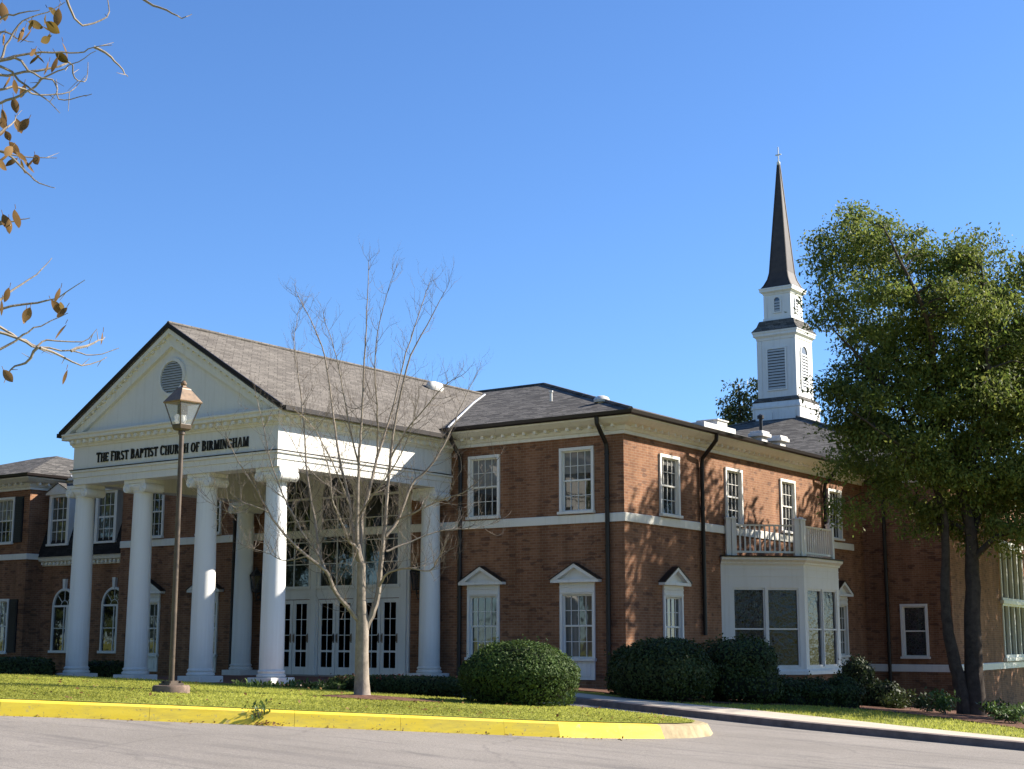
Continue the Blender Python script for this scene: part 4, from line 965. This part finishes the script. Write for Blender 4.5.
L([(377, 590), (386, 578), (406, 573), (428, 576), (436, 566), (444, 552)], .035, .006, -1.0, -.1)
L([(381, 540), (393, 523), (406, 487), (424, 468), (441, 437), (456, 400), (470, 365)], .045, .006, .9, .15)
L([(361, 628), (350, 614), (336, 597), (326, 576), (308, 562), (288, 543), (271, 520), (258, 496), (240, 470), (229, 445)], .062, .006, -.8)
L([(326, 576), (317, 558), (304, 543), (287, 514), (278, 497), (264, 463), (256, 430), (246, 392)], .038, .006, .3, -.25)
L([(317, 558), (312, 530), (302, 480), (296, 430), (289, 380), (281, 330), (284, 292)], .032, .005, .8, -.1)
L([(345, 510), (335, 480), (315, 440), (300, 425)], .025, .006, -1.2, .2)
L([(355, 470), (345, 430), (338, 390), (330, 350), (320, 320)], .025, .005, -.6, -.1)
L([(371, 459), (372, 420), (370, 370), (376, 320), (390, 275)], .025, .005, -.9, .4)
L([(386, 460), (402, 435), (420, 415), (438, 395), (462, 380)], .025, .005, -.8, .2)
L([(393, 523), (415, 515), (440, 505), (465, 496), (492, 470)], .025, .005, -.7, .2)
L([(383, 555), (405, 545), (440, 532), (470, 530), (497, 520)], .024, .005, .9, .1)
L([(308, 562), (285, 565), (262, 556), (238, 548)], .018, .004, .6, -.5)
L([(271, 520), (250, 512), (232, 520), (212, 505)], .016, .004, -.8, -.7)
L([(357, 520), (372, 500), (396, 470), (410, 440), (418, 410)], .025, .005, -1.3, -.1)
L([(343, 500), (325, 490), (300, 470), (280, 440), (262, 415)], .022, .005, 1.3, .3)
def twig(p, d, ln, r, lev):
    n = 4; P = [p]; q = p; dd = d.normalized()
    for i in range(n):
        dd = (dd+V((random.gauss(0, .14), random.gauss(0, .14), random.gauss(0.17, .13)))).normalized(); q = q+dd*(ln/n); P.append(q)
    tw.tube(P, [r*(1-.7*i/n) for i in range(n+1)], 4 if lev else 5)
    if lev < 2:
        for i in range(1, n+1):
            if random.random() < (.85 if lev == 0 else .6):
                a = V((random.gauss(0, 1), random.gauss(0, 1), random.gauss(.3, .7))).normalized(); twig(P[i], (dd*.8+a*.8), ln*random.uniform(.35, .6), r*.6, lev+1)
for P, r0, r1 in limbs:
    n = len(P)
    for i in range(3, n):
        t = i/n; fwd = (P[i]-P[i-1]).normalized()
        for _ in range(2):
            if random.random() < .70:
                a = V((random.gauss(0, 1), random.gauss(0, 1), random.gauss(.2, .6))).normalized(); twig(P[i], fwd*.55+a*.85, random.uniform(.40, 1.05)*(1.1-.62*t), .0066-.0028*t, 0)
    twig(P[-1], (P[-1]-P[-2]), .3, .005, 1)
bt.build('trunk', 'bare_bark', bare, smooth=True); tw.build('twigs', 'twig_bark', bare, fix=False)
m = MB(); N = 40
ring = [V((TB.x, TB.y))+V((TR.x, TR.y))*(1.15*math.cos(a)+.35)*random.uniform(.85, 1.1)+V((TD.x, TD.y))*.85*math.sin(a)*random.uniform(.8, 1.1) for a in [2*math.pi*k/N for k in range(N)]]
m.add([(p.x, p.y, lawn_z(p.x, p.y)+.006) for p in ring]+[(TB.x, TB.y, lawn_z(TB.x, TB.y)+.06)], [(k, (k+1) % N, N) for k in range(N)]); o = m.build('mulch_ring', 'mulch', smooth=True); o['kind'] = 'structure'
# ------------------------------------------------------------------ leafy trees
def leafy_tree(name, base, label, trunks, lobes, nclump, per, lsize, mat='oak_leaf', bark='oak_bark', group=None, sig=.42, cat='tree', seed=1, droop=.4):
    """trunks: list of (points, r0, r1) ; lobes: (centre, radii) ellipsoids the clumps fill"""
    rng = np.random.default_rng(seed); random.seed(seed)
    root = tag(empty(name, base), label, cat, group); tb = MB(); nodes = []
    for pts, r0, r1 in trunks:
        P = wob(smooth_path(pts, 5), .007); m_ = len(P)-1; tb.tube(P, [r0+(r1-r0)*(i/m_)**.8 for i in range(m_+1)], 9 if r0 > .08 else 6); nodes += [(p, r0+(r1-r0)*(i/m_)**.8) for i, p in enumerate(P) if i > m_*.3]
    vol = np.array([np.prod(r) for c, r in lobes])**.75; pr_ = vol/vol.sum(); C = []
    for k in range(nclump):
        c, r = lobes[rng.choice(len(lobes), p=pr_)]; d = rng.normal(size=3); d /= np.linalg.norm(d); C.append(np.array(c)+d*np.array(r)*rng.uniform(.15, 1)**.42)
    C = np.array(C); NP = np.array([n[0] for n in nodes])
    for c in C:
        dd = NP-c; dist = np.linalg.norm(dd, axis=1)+np.maximum(0, NP[:, 2]-c[2])*1.2; j = int(dist.argmin())
        if dist[j] < 3.6:
            p = V(NP[j]); q = V(c); r = min(.035, nodes[j][1]*.6); mid = p.lerp(q, .5)+V((0, 0, .12*(q-p).length)); tb.tube([p, mid, q], [r, r*.6, .005], 4)
    tb.build('trunk', bark, root, smooth=True)
    k = rng.poisson(per, len(C)); idx = np.repeat(np.arange(len(C)), k); sg = rng.uniform(.6, 1.3, len(C))*sig
    P = C[idx]+np.clip(rng.normal(size=(len(idx), 3)), -1.9, 1.9)*sg[idx][:, None]*np.array([1, 1, .62]); P[:, 2] -= .12*((P[:, :2]-C[idx][:, :2])**2).sum(1)
    leaf_mesh('crown', P, lsize, mat, root, aspect=.42, droop=droop); return root
OB = px(972, 717, 38.0); OBZ = hz(OB.x, OB.y)+.12; MO = 38.0/FOC
def op(x, y, dep=0): 
    P = TR*((x-972)*MO*1.0)+V((0, 0, (717-y)*MO))+TD*dep; return P
def lobe(x, y, rx, ry, dep=0, rd=None): p = op(x, y, dep); return ((p.x, p.y, p.z), (rx*MO, (rd or rx)*MO, ry*MO))
oak_tr = [([op(976, 725), op(976, 700), op(977, 640), op(980, 575), op(979, 540), op(968, 480), op(955, 400), op(944, 340, .3), op(936, 290, .5)], .30, .02),
 ([op(966, 722), op(961, 680), op(954, 640), op(953, 600), op(956, 540), op(945, 490), op(915, 430, -.5), op(880, 390, -.8), op(850, 360, -1)], .20, .02),
 ([op(979, 575), op(1000, 552, -.3), op(1035, 540, -.6), op(1075, 520, -.8)], .10, .02), ([op(979, 560), op(1000, 500, .5), op(1022, 420, .8), op(1035, 330, 1)], .12, .02),
 ([op(974, 510), op(990, 430, -1), op(990, 350, -1.2), op(988, 300, -1.3)], .10, .02), ([op(978, 545), op(940, 522, .5), op(905, 505, .8), op(870, 470, 1)], .08, .015),
 ([op(960, 420), op(915, 360, 1.2), op(876, 315, 1.5), op(856, 285, 1.5)], .08, .015), ([op(955, 400), op(930, 350, -1.6), op(904, 300, -2), op(890, 268, -2)], .08, .015),
 ([op(1020, 430), op(1060, 380, 1), op(1090, 330, 1)], .08, .015), ([op(945, 490), op(900, 470, -1.5), op(850, 440, -2)], .06, .015)]
oak_lb = [lobe(896, 260, 46, 36, .3), lobe(856, 268, 22, 26, .5), lobe(848, 310, 14, 30, .2), lobe(955, 278, 34, 30, -.5), lobe(1004, 282, 30, 30, 0), lobe(1060, 310, 46, 50, .3), lobe(905, 328, 64, 34, 0, 100), lobe(985, 338, 50, 38, -.6, 80),
 lobe(935, 375, 50, 28, .5, 100), lobe(1030, 375, 50, 44, .6, 80), lobe(872, 405, 34, 22, -.3), lobe(915, 423, 55, 30, .3, 110), lobe(990, 418, 60, 38, .2, 100), lobe(1075, 413, 50, 55, 0), lobe(878, 447, 30, 20, -.4),
 lobe(930, 471, 60, 30, .4, 100), lobe(1005, 485, 55, 34, .4, 90), lobe(1070, 493, 55, 40, 0), lobe(905, 505, 22, 16, -.2), lobe(960, 521, 40, 20, .5), lobe(1040, 523, 40, 18, .2), lobe(882, 522, 30, 12, .3), lobe(1000, 548, 40, 14, -.3), lobe(1060, 545, 40, 18, 0), lobe(930, 535, 30, 10, .2), lobe(850, 478, 22, 12, -.6)]
leafy_tree('oak_tree', (OB.x, OB.y, OBZ), 'tall green oak with a forked dark trunk at the right end of the church', oak_tr, oak_lb, 640, 235, .112, seed=11, sig=.285)
def simple_tree(name, x, y, h, r, label, group, seed, n=240, per=80, ls=.2, mat='shade_leaf', zlow=.3):
    rs = np.random.default_rng(seed); b = V((x, y, hz(x, y)))
    tr_ = [([V((0, 0, -.3)), V((0, 0, h*.25)), V((.2, .1, h*.55)), V((.1, .3, h*.92))], .025*h, .03)]; lb = []
    for k in range(7):
        a = k*2*math.pi/7+rs.uniform(-.3, .3); z = h*rs.uniform(zlow+.15, .85); q = V((math.cos(a)*r*.6, math.sin(a)*r*.6, z)); tr_.append(([V((.1, .05, z*.6)), V((q.x*.5, q.y*.5, z*.82)), q], .010*h, .02))
        lb.append(((q.x, q.y, q.z), (r*.5, r*.5, r*.38)))
    lb += [((0, 0, h*.62), (r*.7, r*.7, h*.28)), ((0, 0, h*.85), (r*.45, r*.45, h*.14))]
    return leafy_tree(name, b, label, tr_, lb, n, per, ls, mat=mat, group=group, seed=seed, sig=.5)
# shade trees just beyond the right edge of the photo
ST_ = 'shade trees beyond the right edge'
for x, y, h, r, n, lab in ((8.8, 20.8, 16, 4.6, 340, 'green shade tree beside the hall wall beyond the right edge'), (9.0, 14.4, 16.5, 4.0, 400, 'tall green shade tree beyond the right edge, right of the oak'),
                           (14.5, 6.5, 12.0, 3.4, 150, 'smaller green shade tree beyond the right edge, nearest the sidewalk'), (8.9, 26.8, 15.5, 4.7, 430, 'green shade tree behind the first shade tree beyond the right edge'), (10.0, 34, 16, 5.0, 380, 'farthest green shade tree along the hall wall')):
    simple_tree('shade_tree', x, y, h, r, lab, ST_, 20+int(x+y), int(n*.72), 62, .30, zlow=.36)
# reflected trees across the road; more, and the left grove, added to block skylight
RT_ = [(-16, -44, 21, 8), (-28, -42, 23, 8.5), (-40, -52, 25, 10), (-4, -57, 23, 9), (-46, -38, 22, 9), (8, -64, 23, 9), (22, -70, 22, 9), (36, -66, 22, 9), (-31, -15, 20, 7), (-42, -11, 21, 8), (-29, -27, 21, 8), (-58, -24, 22, 9)]
SIDE = ['left of', 'behind']
for i, (x, y, h, r) in enumerate(RT_):
    simple_tree('unseen_tree', x, y, h, r, 'leafy tree of the wood across the road, out of the picture' if i < 8 else 'unseen leafy tree added beside the left wing to block skylight', 'wood across the road' if i < 8 else 'trees added to block skylight', 31+i, 210 if i < 8 else 330, 60, .55, zlow=.02)
# tree beyond the steeple
PB = px(742, 560, 98); b = V((PB.x, PB.y, -2)); hh = (CAMP.z+2)+(640-372)*98/FOC
def pz(y): return (640-y)*98/FOC+CAMP.z+2
lb = [((TR*dx*98/FOC).x, (TR*dx*98/FOC).y, pz(y), rx*98/FOC, ry*98/FOC) for dx, y, rx, ry in ((0, 388, 9, 8), (-8, 402, 9, 8), (8, 398, 12, 12), (-2, 415, 12, 9), (14, 415, 12, 12), (4, 430, 24, 10), (22, 395, 10, 14))]
leafy_tree('pine_tree', b, 'distant tree showing beside the foot of the steeple', [([V((0, 0, 0)), V((.2, 0, hh*.5)), V((.1, 0, hh-1))], .3, .05), ([V((.2, 0, pz(450))), V((TR*1.0)+V((0, 0, pz(400)))),], .08, .02)], [((a, b_, c), (d_, d_, e)) for a, b_, c, d_, e in lb], 64, 42, .30, mat='pine_leaf', seed=41, sig=.34)
# ------------------------------------------------------------------ shrubs
def shrub(name, x, y, z, rx, ry, h, label, n, ls, mat, group=None, cat='shrub', core=True, pw=2.05, fuzz=.05, rz=0, seed=0, lump=.06):
    rng = np.random.default_rng(100+seed); root = tag(empty(name, (x, y, z), rz), label, cat, group)
    d = rng.normal(size=(n, 3)); d[:, 2] = np.where(rng.random(n) < .34, -np.abs(d[:, 2])*.75, np.abs(d[:, 2])); d /= np.linalg.norm(d, axis=1, keepdims=True)
    e = np.abs(d)**pw; k = 1/(e.sum(1))**(1/pw); S_ = d*k[:, None]
    und = np.where(S_[:, 2] < 0, 1/np.sqrt(np.maximum(.08, S_[:, 0]**2+S_[:, 1]**2)), 1.0); und = np.clip(und, 1, 1.35); S_[:, :2] *= (1+.65*(und-1))[:, None]
    lum = 1+lump*(np.sin(S_[:, 0]*5+seed)*np.cos(S_[:, 1]*4.3+seed*2)+np.sin(S_[:, 2]*6+seed)); dep = 1-np.abs(rng.normal(size=n))*fuzz+rng.normal(size=n)*fuzz*.35
    P = S_*(lum*dep)[:, None]*np.array([rx, ry, h*.56]); P[:, 2] += h*.44; P[:, 2] = np.maximum(P[:, 2], .01)
    nr = S_/np.array([rx, ry, h*.56])**1; nr /= np.linalg.norm(nr, axis=1, keepdims=True)
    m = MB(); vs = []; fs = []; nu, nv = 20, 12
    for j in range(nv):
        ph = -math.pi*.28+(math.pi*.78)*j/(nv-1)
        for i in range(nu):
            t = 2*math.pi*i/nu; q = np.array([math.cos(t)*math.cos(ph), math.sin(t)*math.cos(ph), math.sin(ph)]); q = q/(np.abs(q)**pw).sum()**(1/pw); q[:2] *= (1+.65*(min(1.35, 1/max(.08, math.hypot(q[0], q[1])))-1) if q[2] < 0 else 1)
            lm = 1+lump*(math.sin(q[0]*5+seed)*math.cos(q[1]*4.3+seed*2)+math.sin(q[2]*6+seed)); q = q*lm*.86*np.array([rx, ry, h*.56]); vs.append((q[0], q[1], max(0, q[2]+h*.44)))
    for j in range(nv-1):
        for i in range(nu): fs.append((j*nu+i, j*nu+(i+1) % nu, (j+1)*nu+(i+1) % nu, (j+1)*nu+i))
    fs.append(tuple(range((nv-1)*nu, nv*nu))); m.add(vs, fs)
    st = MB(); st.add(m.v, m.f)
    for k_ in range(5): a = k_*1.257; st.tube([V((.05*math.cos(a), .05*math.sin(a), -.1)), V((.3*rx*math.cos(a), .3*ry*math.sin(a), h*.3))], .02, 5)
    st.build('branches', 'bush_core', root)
    ns = max(8, n//420); pick = rng.choice(n, ns)
    for q in pick:
        k_ = 9; t = np.linspace(.98, 1.0+rng.uniform(.05, .13)*.9/max(rx, .5), k_)[:, None]; add = P[q]*t+rng.normal(size=(k_, 3))*.012+np.array([0, 0, .05])*(t-.98)*8; P = np.vstack([P, add]); nr = np.vstack([nr, rng.normal(size=(k_, 3))])
    leaf_mesh('foliage', P, ls, mat, root, aspect=.62, nrm=nr); return root
YL = math.atan2(TR.y, TR.x)
def at(pxx, pyy, d): p = px(pxx, pyy, d); return p.x, p.y
x, y = at(519, 700, 28.3); shrub('boxwood_bush', x, y, lawn_z(x, y)-.03, 1.13, 1.08, 1.20, 'large clipped round boxwood bush on the lawn right of the bare tree', 22000, .05, 'boxwood_leaf', seed=1, rz=YL, lump=.025)
x, y = at(666, 700, 34.0); shrub('boxwood_bush', x, y, hz(x, y)+.08, 1.16, 1.1, 1.42, 'large rounded bush at the corner of the brick wing, below the first side window', 14000, .065, 'dark_leaf', seed=2, rz=YL, lump=.04)
x, y = at(629, 698, 35.6); shrub('corner_shrub', x, y, hz(x, y)+.08, .50, .5, 1.18, 'narrow shrub squeezed between the brick corner and the big rounded bush', 4500, .065, 'dark_leaf', seed=3)
x, y = at(741, 700, 35.4); shrub('dark_shrub', x, y, hz(x, y)+.08, 1.0, 1.0, 1.58, 'tall dark rounded shrub standing in front of the bay window', 9000, .07, 'dark_leaf', seed=4, lump=.09, fuzz=.1)
for i, (a, b_, d, r, h) in enumerate([(785, 700, 36.4, .62, .72), (815, 702, 36.6, .62, .74), (841, 702, 36.8, .52, .82)]):
    x, y = at(a, b_, d); shrub('hedge_shrub', x, y, hz(x, y)+.08, r, r, h, ['low dark hedge shrub under the bay window, next to the tall dark shrub', 'middle low hedge shrub under the bay window', 'low hedge shrub under the right edge of the bay window, with the greenest tip'][i], 3600, .06, 'dark_leaf', 'hedge shrubs under the bay window', seed=5+i, lump=.1, fuzz=.12)
x, y = at(858, 700, 41.5); shrub('corner_shrub', x, y, hz(x, y)+.1, .55, .55, 1.25, 'upright dark shrub against the side wall just right of the bay window', 3200, .075, 'dark_leaf', seed=9, lump=.12, fuzz=.15)
x, y = at(880, 706, 41.5); shrub('corner_shrub', x, y, hz(x, y)+.1, .6, .55, .72, 'low dark shrub in the inner corner of the brick walls', 2600, .075, 'dark_leaf', seed=10, lump=.12, fuzz=.18)
def spray(name, x, y, z, r, h, label, n, ls, mat, stems=7, seed=0, group=None, cat='plant'):
    rng = np.random.default_rng(200+seed); random.seed(seed); root = tag(empty(name, (x, y, z)), label, cat, group); m = MB(); P = []
    for k in range(stems):
        a = rng.uniform(0, 6.28); e = V((math.cos(a)*r*rng.uniform(.4, 1), math.sin(a)*r*rng.uniform(.4, 1), h*rng.uniform(.6, 1))); m.tube([V((0, 0, -.05)), e*.55+V((0, 0, .1*h)), e], [.008, .006, .002], 4)
        for q in range(n//stems): t = rng.uniform(.3, 1.05); P.append(np.array(e)*t+rng.normal(size=3)*np.array([.14*r+.03, .14*r+.03, .07*h]))
    m.build('stems', 'twig_bark', root, fix=False); leaf_mesh('foliage', np.array(P), ls, mat, root, aspect=.4, droop=-.3); return root
for i, (a, b_, d, r, h, mt, lb_) in enumerate([(905, 712, 40, .5, .55, 'dark_leaf', 'low dark plant under the small leaded window'), (925, 712, 37.6, .45, .5, 'dark_leaf', 'low dark plant left of the bright young shrub'), (946, 717, 36.4, .42, .58, 'fresh_leaf', 'bright green young shrub just left of the oak trunk'), (1000, 722, 34.6, .45, .42, 'dark_leaf', 'low dark plant just right of the oak trunk'), (1014, 727, 32.8, .5, .50, 'fresh_leaf', 'light green shrub under the hall window at the right edge'), (893, 716, 39.6, .4, .3, 'dark_leaf', 'lowest dark plant at the foot of the long downspout')]):
    x, y = at(a, b_, d); spray('bed_plant', x, y, hz(x, y)+.1, r, h, lb_, 520 if mt == 'fresh_leaf' else 420, .10, mt, seed=i)
# hedge and flowering plants beside the portico
def hedge(name, a, b, wdt, h, label, n, ls, mat, seed, cat='hedge'):
    a, b = V((a[0], a[1])), V((b[0], b[1])); c = (a+b)/2; L = (b-a).length; ang = math.atan2((b-a).y, (b-a).x)
    return shrub(name, c.x, c.y, hz(c.x, c.y)-.02, L/2, wdt/2, h, label, n, ls, mat, cat=cat, pw=6, fuzz=.05, rz=ang, seed=seed, lump=.025)
a = px(334, 690, 35.8); b = px(462, 693, 33.5); hedge('box_hedge', (a.x, a.y), (b.x, b.y), .8, .44, 'low clipped dark hedge in front of the rear right column', 11000, .06, 'dark_leaf', 12)
a = px(-30, 670, 44); b = px(52, 672, 43.5); hedge('box_hedge', (a.x, a.y), (b.x, b.y), .8, .75, 'dark hedge along the left wing of the church', 6000, .07, 'dark_leaf', 13)
a = px(84, 668, 45.2); b = px(124, 668, 44.6); hedge('box_hedge', (a.x, a.y), (b.x, b.y), .7, .62, 'short dark hedge between the first and second columns', 3500, .07, 'dark_leaf', 14)
for i in range(13):
    x, y = at(238+i*8.2, 690, 35.6-.07*i); spray('border_plant', x, y, hz(x, y), .17, .25, 'leafy border plant at the foot of the front right column', 110, .11, 'fresh_leaf' if i % 3 else 'boxwood_leaf', 6, 40+i, 'border plants at the front right column')
P = []
for i in range(110):
    x, y = at(random.uniform(318, 466), 690, random.uniform(34.0, 35.5)); P.append((x, y, hz(x, y)+random.uniform(.36, .46) if x > -6 else hz(x, y)+random.uniform(.1, .26)))
o = leaf_mesh('flower_petals', np.array(P), .05, 'red_flower', aspect=.8); o['kind'] = 'stuff'
# weeds in the kerb joint
x, y = at(258, 723, 21.3); root = spray('weed', x, y, hz(x, y), .16, .30, 'weed growing from the yellow kerb in front of the columns', 120, .07, 'fresh_leaf', 8, 70)
x, y = at(464, 731, 21.75); spray('weed', x, y, hz(x, y), .08, .2, 'small weed in the kerb joint in front of the round bush', 40, .05, 'fresh_leaf', 5, 71)
# ------------------------------------------------------------------ branches of the near tree at the left edge
ND = 9.4
NB_ = px(-330, 640, ND); NBZ = hz(NB_.x, NB_.y)
near = tag(empty('magnolia_tree', (NB_.x, NB_.y, NBZ)), 'near tree whose bare twigs with brown leaves reach in from the left edge', 'tree')
NO = V((NB_.x, NB_.y, NBZ)); nb_ = MB()
def np_(x, y, d=0): return px(x, y, ND+d)-NO
H0 = 5.3
nb_.tube(smooth_path([V((0, 0, -.2)), V((.05, 0, 1.2)), V((0, .05, 2.6)), V((.1, .1, 4.0)), V((.1, .15, H0))], 4), [.17-.008*i for i in range(17)], 10)
tips = []
def nbr(pts, r0=.012, dd=0.0, src=None):
    if src is not None: pts = [src]+list(pts)
    dl = random.uniform(-.35, .35); Q = []
    for i, p in enumerate(pts): Q.append(p if isinstance(p, V) else np_(p[0], p[1], dd+dl*i/len(pts)))
    P = wob(smooth_path(Q, 3), .004); m_ = len(P)-1; nb_.tube(P, [max(.0022, r0*(1-.8*i/m_)) for i in range(m_+1)], 5)
    for i in range(2, m_, 2):
        if random.random() < .4:
            q = P[i]+V((random.gauss(0, .05), random.gauss(0, .05), random.gauss(.0, .05))); nb_.tube([P[i], q], [.003, .0015], 4)
T1, T2, T3 = V((.0, .05, 2.9)), V((.08, .08, 3.5)), V((.1, .1, 4.3))
hub = {}
def main(px0, py0, src, r): 
    e = np_(px0, py0); mid = src.lerp(e, .5)+V((0, 0, .12)); P = smooth_path([src, mid, e], 5); nb_.tube(P, [r*(1-.5*i/10) for i in range(11)], 7); return e
e1 = main(-14, 62, T3, .035); e2 = main(-20, 104, T3, .025); e3 = main(-22, 150, T2, .025); e4 = main(-20, 226, T2, .02); e5 = main(-24, 326, T1, .03); e6 = main(100, -40, T3+V((0, 0, .7)), .03); e7 = main(60, -30, T3+V((0, 0, .6)), .02); e8 = main(-22, 350, T1, .02)
for s_, pts in [(e1, [(0, 60), (23, 55), (52, 53), (78, 53), (94, 47), (112, 45)]), (e1, [(0, 60), (10, 39), (23, 21), (47, 12), (65, 2)]), (e1, [(0, 61), (16, 58), (29, 70), (42, 78), (56, 82), (58.5, 99), (78, 98), (92, 94)]),
 (e1, [(5, 68), (26, 86), (44, 97.5), (60, 113)]), (e2, [(0, 103), (21, 95), (36, 86), (44, 78), (65, 69), (78, 62), (96, 51)]), (e6, [(143, 0), (166, 10), (182, 18), (192, 14)]), (e7, [(67, 0), (75, 18), (87, 25), (107, 16), (108, 0), (107, -12)]),
 (e3, [(0, 151), (16, 156), (57, 158)]), (e3, [(5, 153), (27, 172), (39, 183), (55, 188)]), (e4, [(0, 224), (14, 221), (30, 218)]), (e5, [(0, 327), (19, 339), (38, 347), (71, 351), (93, 355), (119, 348)]), (e5, [(0, 301), (16, 288), (35.5, 275), (52, 258)]),
 (e5, [(0, 310), (38, 302), (57, 298), (85, 280)]), (e8, [(0, 350), (22, 335), (41, 327), (68, 313)]), (e5, [(19, 339), (35, 347), (46, 339), (82, 342), (97, 329)]), (None, [(38, 347), (25, 362), (11, 370), (4, 383)]), (None, [(40, 348), (57, 354), (81, 365), (107, 357)]),
 (None, [(71, 351), (93, 343), (105, 337)]), (e2, [(0, 90), (20, 88), (40, 94), (70, 92), (78, 84)]), (e1, [(0, 75), (25, 72), (60, 66), (70, 62), (75, 78), (86, 80), (88, 62)]), (e4, [(2, 222), (10, 226)]), (e3, [(0, 132), (12, 124), (18, 114)]), (e1, [(0, 20), (20, 14), (40, 10)]), (None, [(94, 47), (110, 56), (122, 70), (128, 77)]), (e1, [(0, 32), (16, 38), (34, 42)])]:
    nbr(pts, .011, 0, s_)
nb_.build('trunk', 'bare_bark', near, smooth=True)
LP = [(52, 12, 1), (58, 17, 0), (34, 25, 1), (53, 27, 1), (49, 39, 1), (56, 65, 0), (48, 68, 0), (61, 57, 1), (39, 56, 1), (32, 52, 0), (9, 82, 0), (15, 104, 0), (5, 117, 0), (18, 126, 0), (24, 125, 0), (4, 133, 0), (15, 148, 0), (5, 159, 0), (21, 166, 1), (32, 163, 0), (37, 160, 0), (12, 161, 0), (66, 49, 0), (23, 34, 0), (4, 10, 0), (44, 20, 1), (30, 24, 1),
 (8, 294, 0), (56, 307, 0), (63, 306, 1), (60, 330, 0), (64, 376, 0), (8, 376, 0), (27, 314, 0), (3, 307, 0), (6, 222, 0), (10, 226, 0), (18, 217, 0), (59, 295, 0), (103, 338, 0), (45, 40, 1), (20, 156, 0), (10, 150, 0), (28, 36, 0), (14, 86, 0), (8, 136, 0), (26, 165, 0), (2, 122, 0), (36, 60, 1), (47, 30, 1), (5, 39, 0), (22, 90, 0), (0, 164, 0), (62, 311, 0), (24, 316, 0)]
for i, (a, b_, kind) in enumerate(LP):
    p = np_(a, b_, random.uniform(-.3, .3)); ln = random.uniform(.085, .13); wd = ln*random.uniform(.20, .30); d = V((random.gauss(0, .45), random.gauss(0, .45), -1 if kind == 0 else random.uniform(-.9, .3))).normalized()
    w_ = d.cross(V((random.gauss(0, 1), random.gauss(0, 1), random.gauss(0, .3)))).normalized(); nn = d.cross(w_); vs = []; fs = []; K = 7; o_ = p-d*ln*.45
    for k in range(K+1):
        t = k/K; ww = wd*math.sin(math.pi*min(1, t*.97+.015))**.8; cv = nn*(.12*ln*(t-.4)**2*3); vs += [o_+d*ln*t+w_*ww+cv+nn*ww*.35, o_+d*ln*t+cv, o_+d*ln*t-w_*ww+cv+nn*ww*.35]
    for k in range(K): fs += [(3*k, 3*k+1, 3*k+4, 3*k+3), (3*k+1, 3*k+2, 3*k+5, 3*k+4)]
    m = MB(); m.add(vs, fs); m.tube([o_, o_-d*.02+V((0, 0, .012))], .002, 4); m.build('leaf', 'olive_leaf' if kind else 'dry_leaf', near, smooth=True, fix=False)
# ------------------------------------------------------------------ grass and leaf litter
def scatter_lawn(n, keep):
    out = []
    while len(out) < n:
        d = RNG.uniform(20, 38, 4000); a = RNG.uniform(-60, 720, 4000)
        for dd, aa in zip(d, a):
            v = fw+rt*((aa-512)/FOC); h_ = V((v.x, v.y)).normalized(); x, y = CAMP.x+h_.x*dd, CAMP.y+h_.y*dd
            if keep(x, y): out.append((x, y))
            if len(out) >= n: break
    return np.array(out)
inn = [(p.x, p.y) for p in inset(.2)]
XY = scatter_lawn(52000, lambda x, y: inpoly(x, y, inn))
def blades(name, XY, zf, hgt, mat):
    n = len(XY); z = np.array([zf(x, y) for x, y in XY])-.005; P = np.c_[XY, z]; a = RNG.uniform(0, 6.28, n); w_ = np.c_[np.cos(a), np.sin(a), 0*a]*.012; H = hgt*RNG.uniform(.5, 1.3, n); tip = P+np.c_[RNG.normal(size=(n, 2))*.022, H]
    vs = np.stack([P-w_, P+w_, tip], 1).reshape(-1, 3).astype(np.float32); me = bpy.data.meshes.new(name); me.vertices.add(3*n); me.vertices.foreach_set('co', vs.ravel()); me.loops.add(3*n); me.loops.foreach_set('vertex_index', np.arange(3*n, dtype=np.int32)); me.polygons.add(n); me.polygons.foreach_set('loop_start', np.arange(0, 3*n, 3, dtype=np.int32)); me.materials.append(MATS[mat]); me.update(calc_edges=True)
    o = bpy.data.objects.new(name, me); COL.objects.link(o); o['kind'] = 'stuff'; return o
blades('lawn_grass', XY, lawn_z, .022, 'blade_green')
XY2 = []
while len(XY2) < 9000:
    x, y = random.uniform(3, 15), random.uniform(-8, 6)
    if inpoly(x, y, side_poly) and not inpoly(x, y, bedA) and (V((x, y))-V((13, -8))).length > .1:
        # keep off the sidewalk
        yb = np.interp(x, [p[0] for p in side_back], [p[1] for p in side_back])
        if y > yb+.03: XY2.append((x, y))
blades('verge_grass', np.array(XY2), lambda x, y: hz(x, y)+.128, .05, 'blade_green')
XY3 = scatter_lawn(240, lambda x, y: inpoly(x, y, inn)); o = leaf_mesh('fallen_leaves', np.c_[XY3, [lawn_z(x, y)+.03 for x, y in XY3]], .06, 'dry_leaf', aspect=.7, nrm=np.tile([0, 0, 1.0], (len(XY3), 1))); o['kind'] = 'stuff'
P = []
while len(P) < 420:
    s_ = random.uniform(-6, 9); q = kline(s_, -abs(random.gauss(0, .12))-.02); P.append((q[0], q[1], hz(q[0], q[1])+.012))
for _ in range(160): a, r_ = random.uniform(0, 6.28), abs(random.gauss(0, .16)); x, y = at(262, 724, 21.25); P.append((x+math.cos(a)*r_*1.6, y+math.sin(a)*r_*.5, hz(x, y)+.015+random.random()*.03))
o = leaf_mesh('kerb_litter', np.array(P), .05, 'dry_leaf', aspect=.5, nrm=np.tile([0, 0, 1.0], (len(P), 1))); o['kind'] = 'stuff'
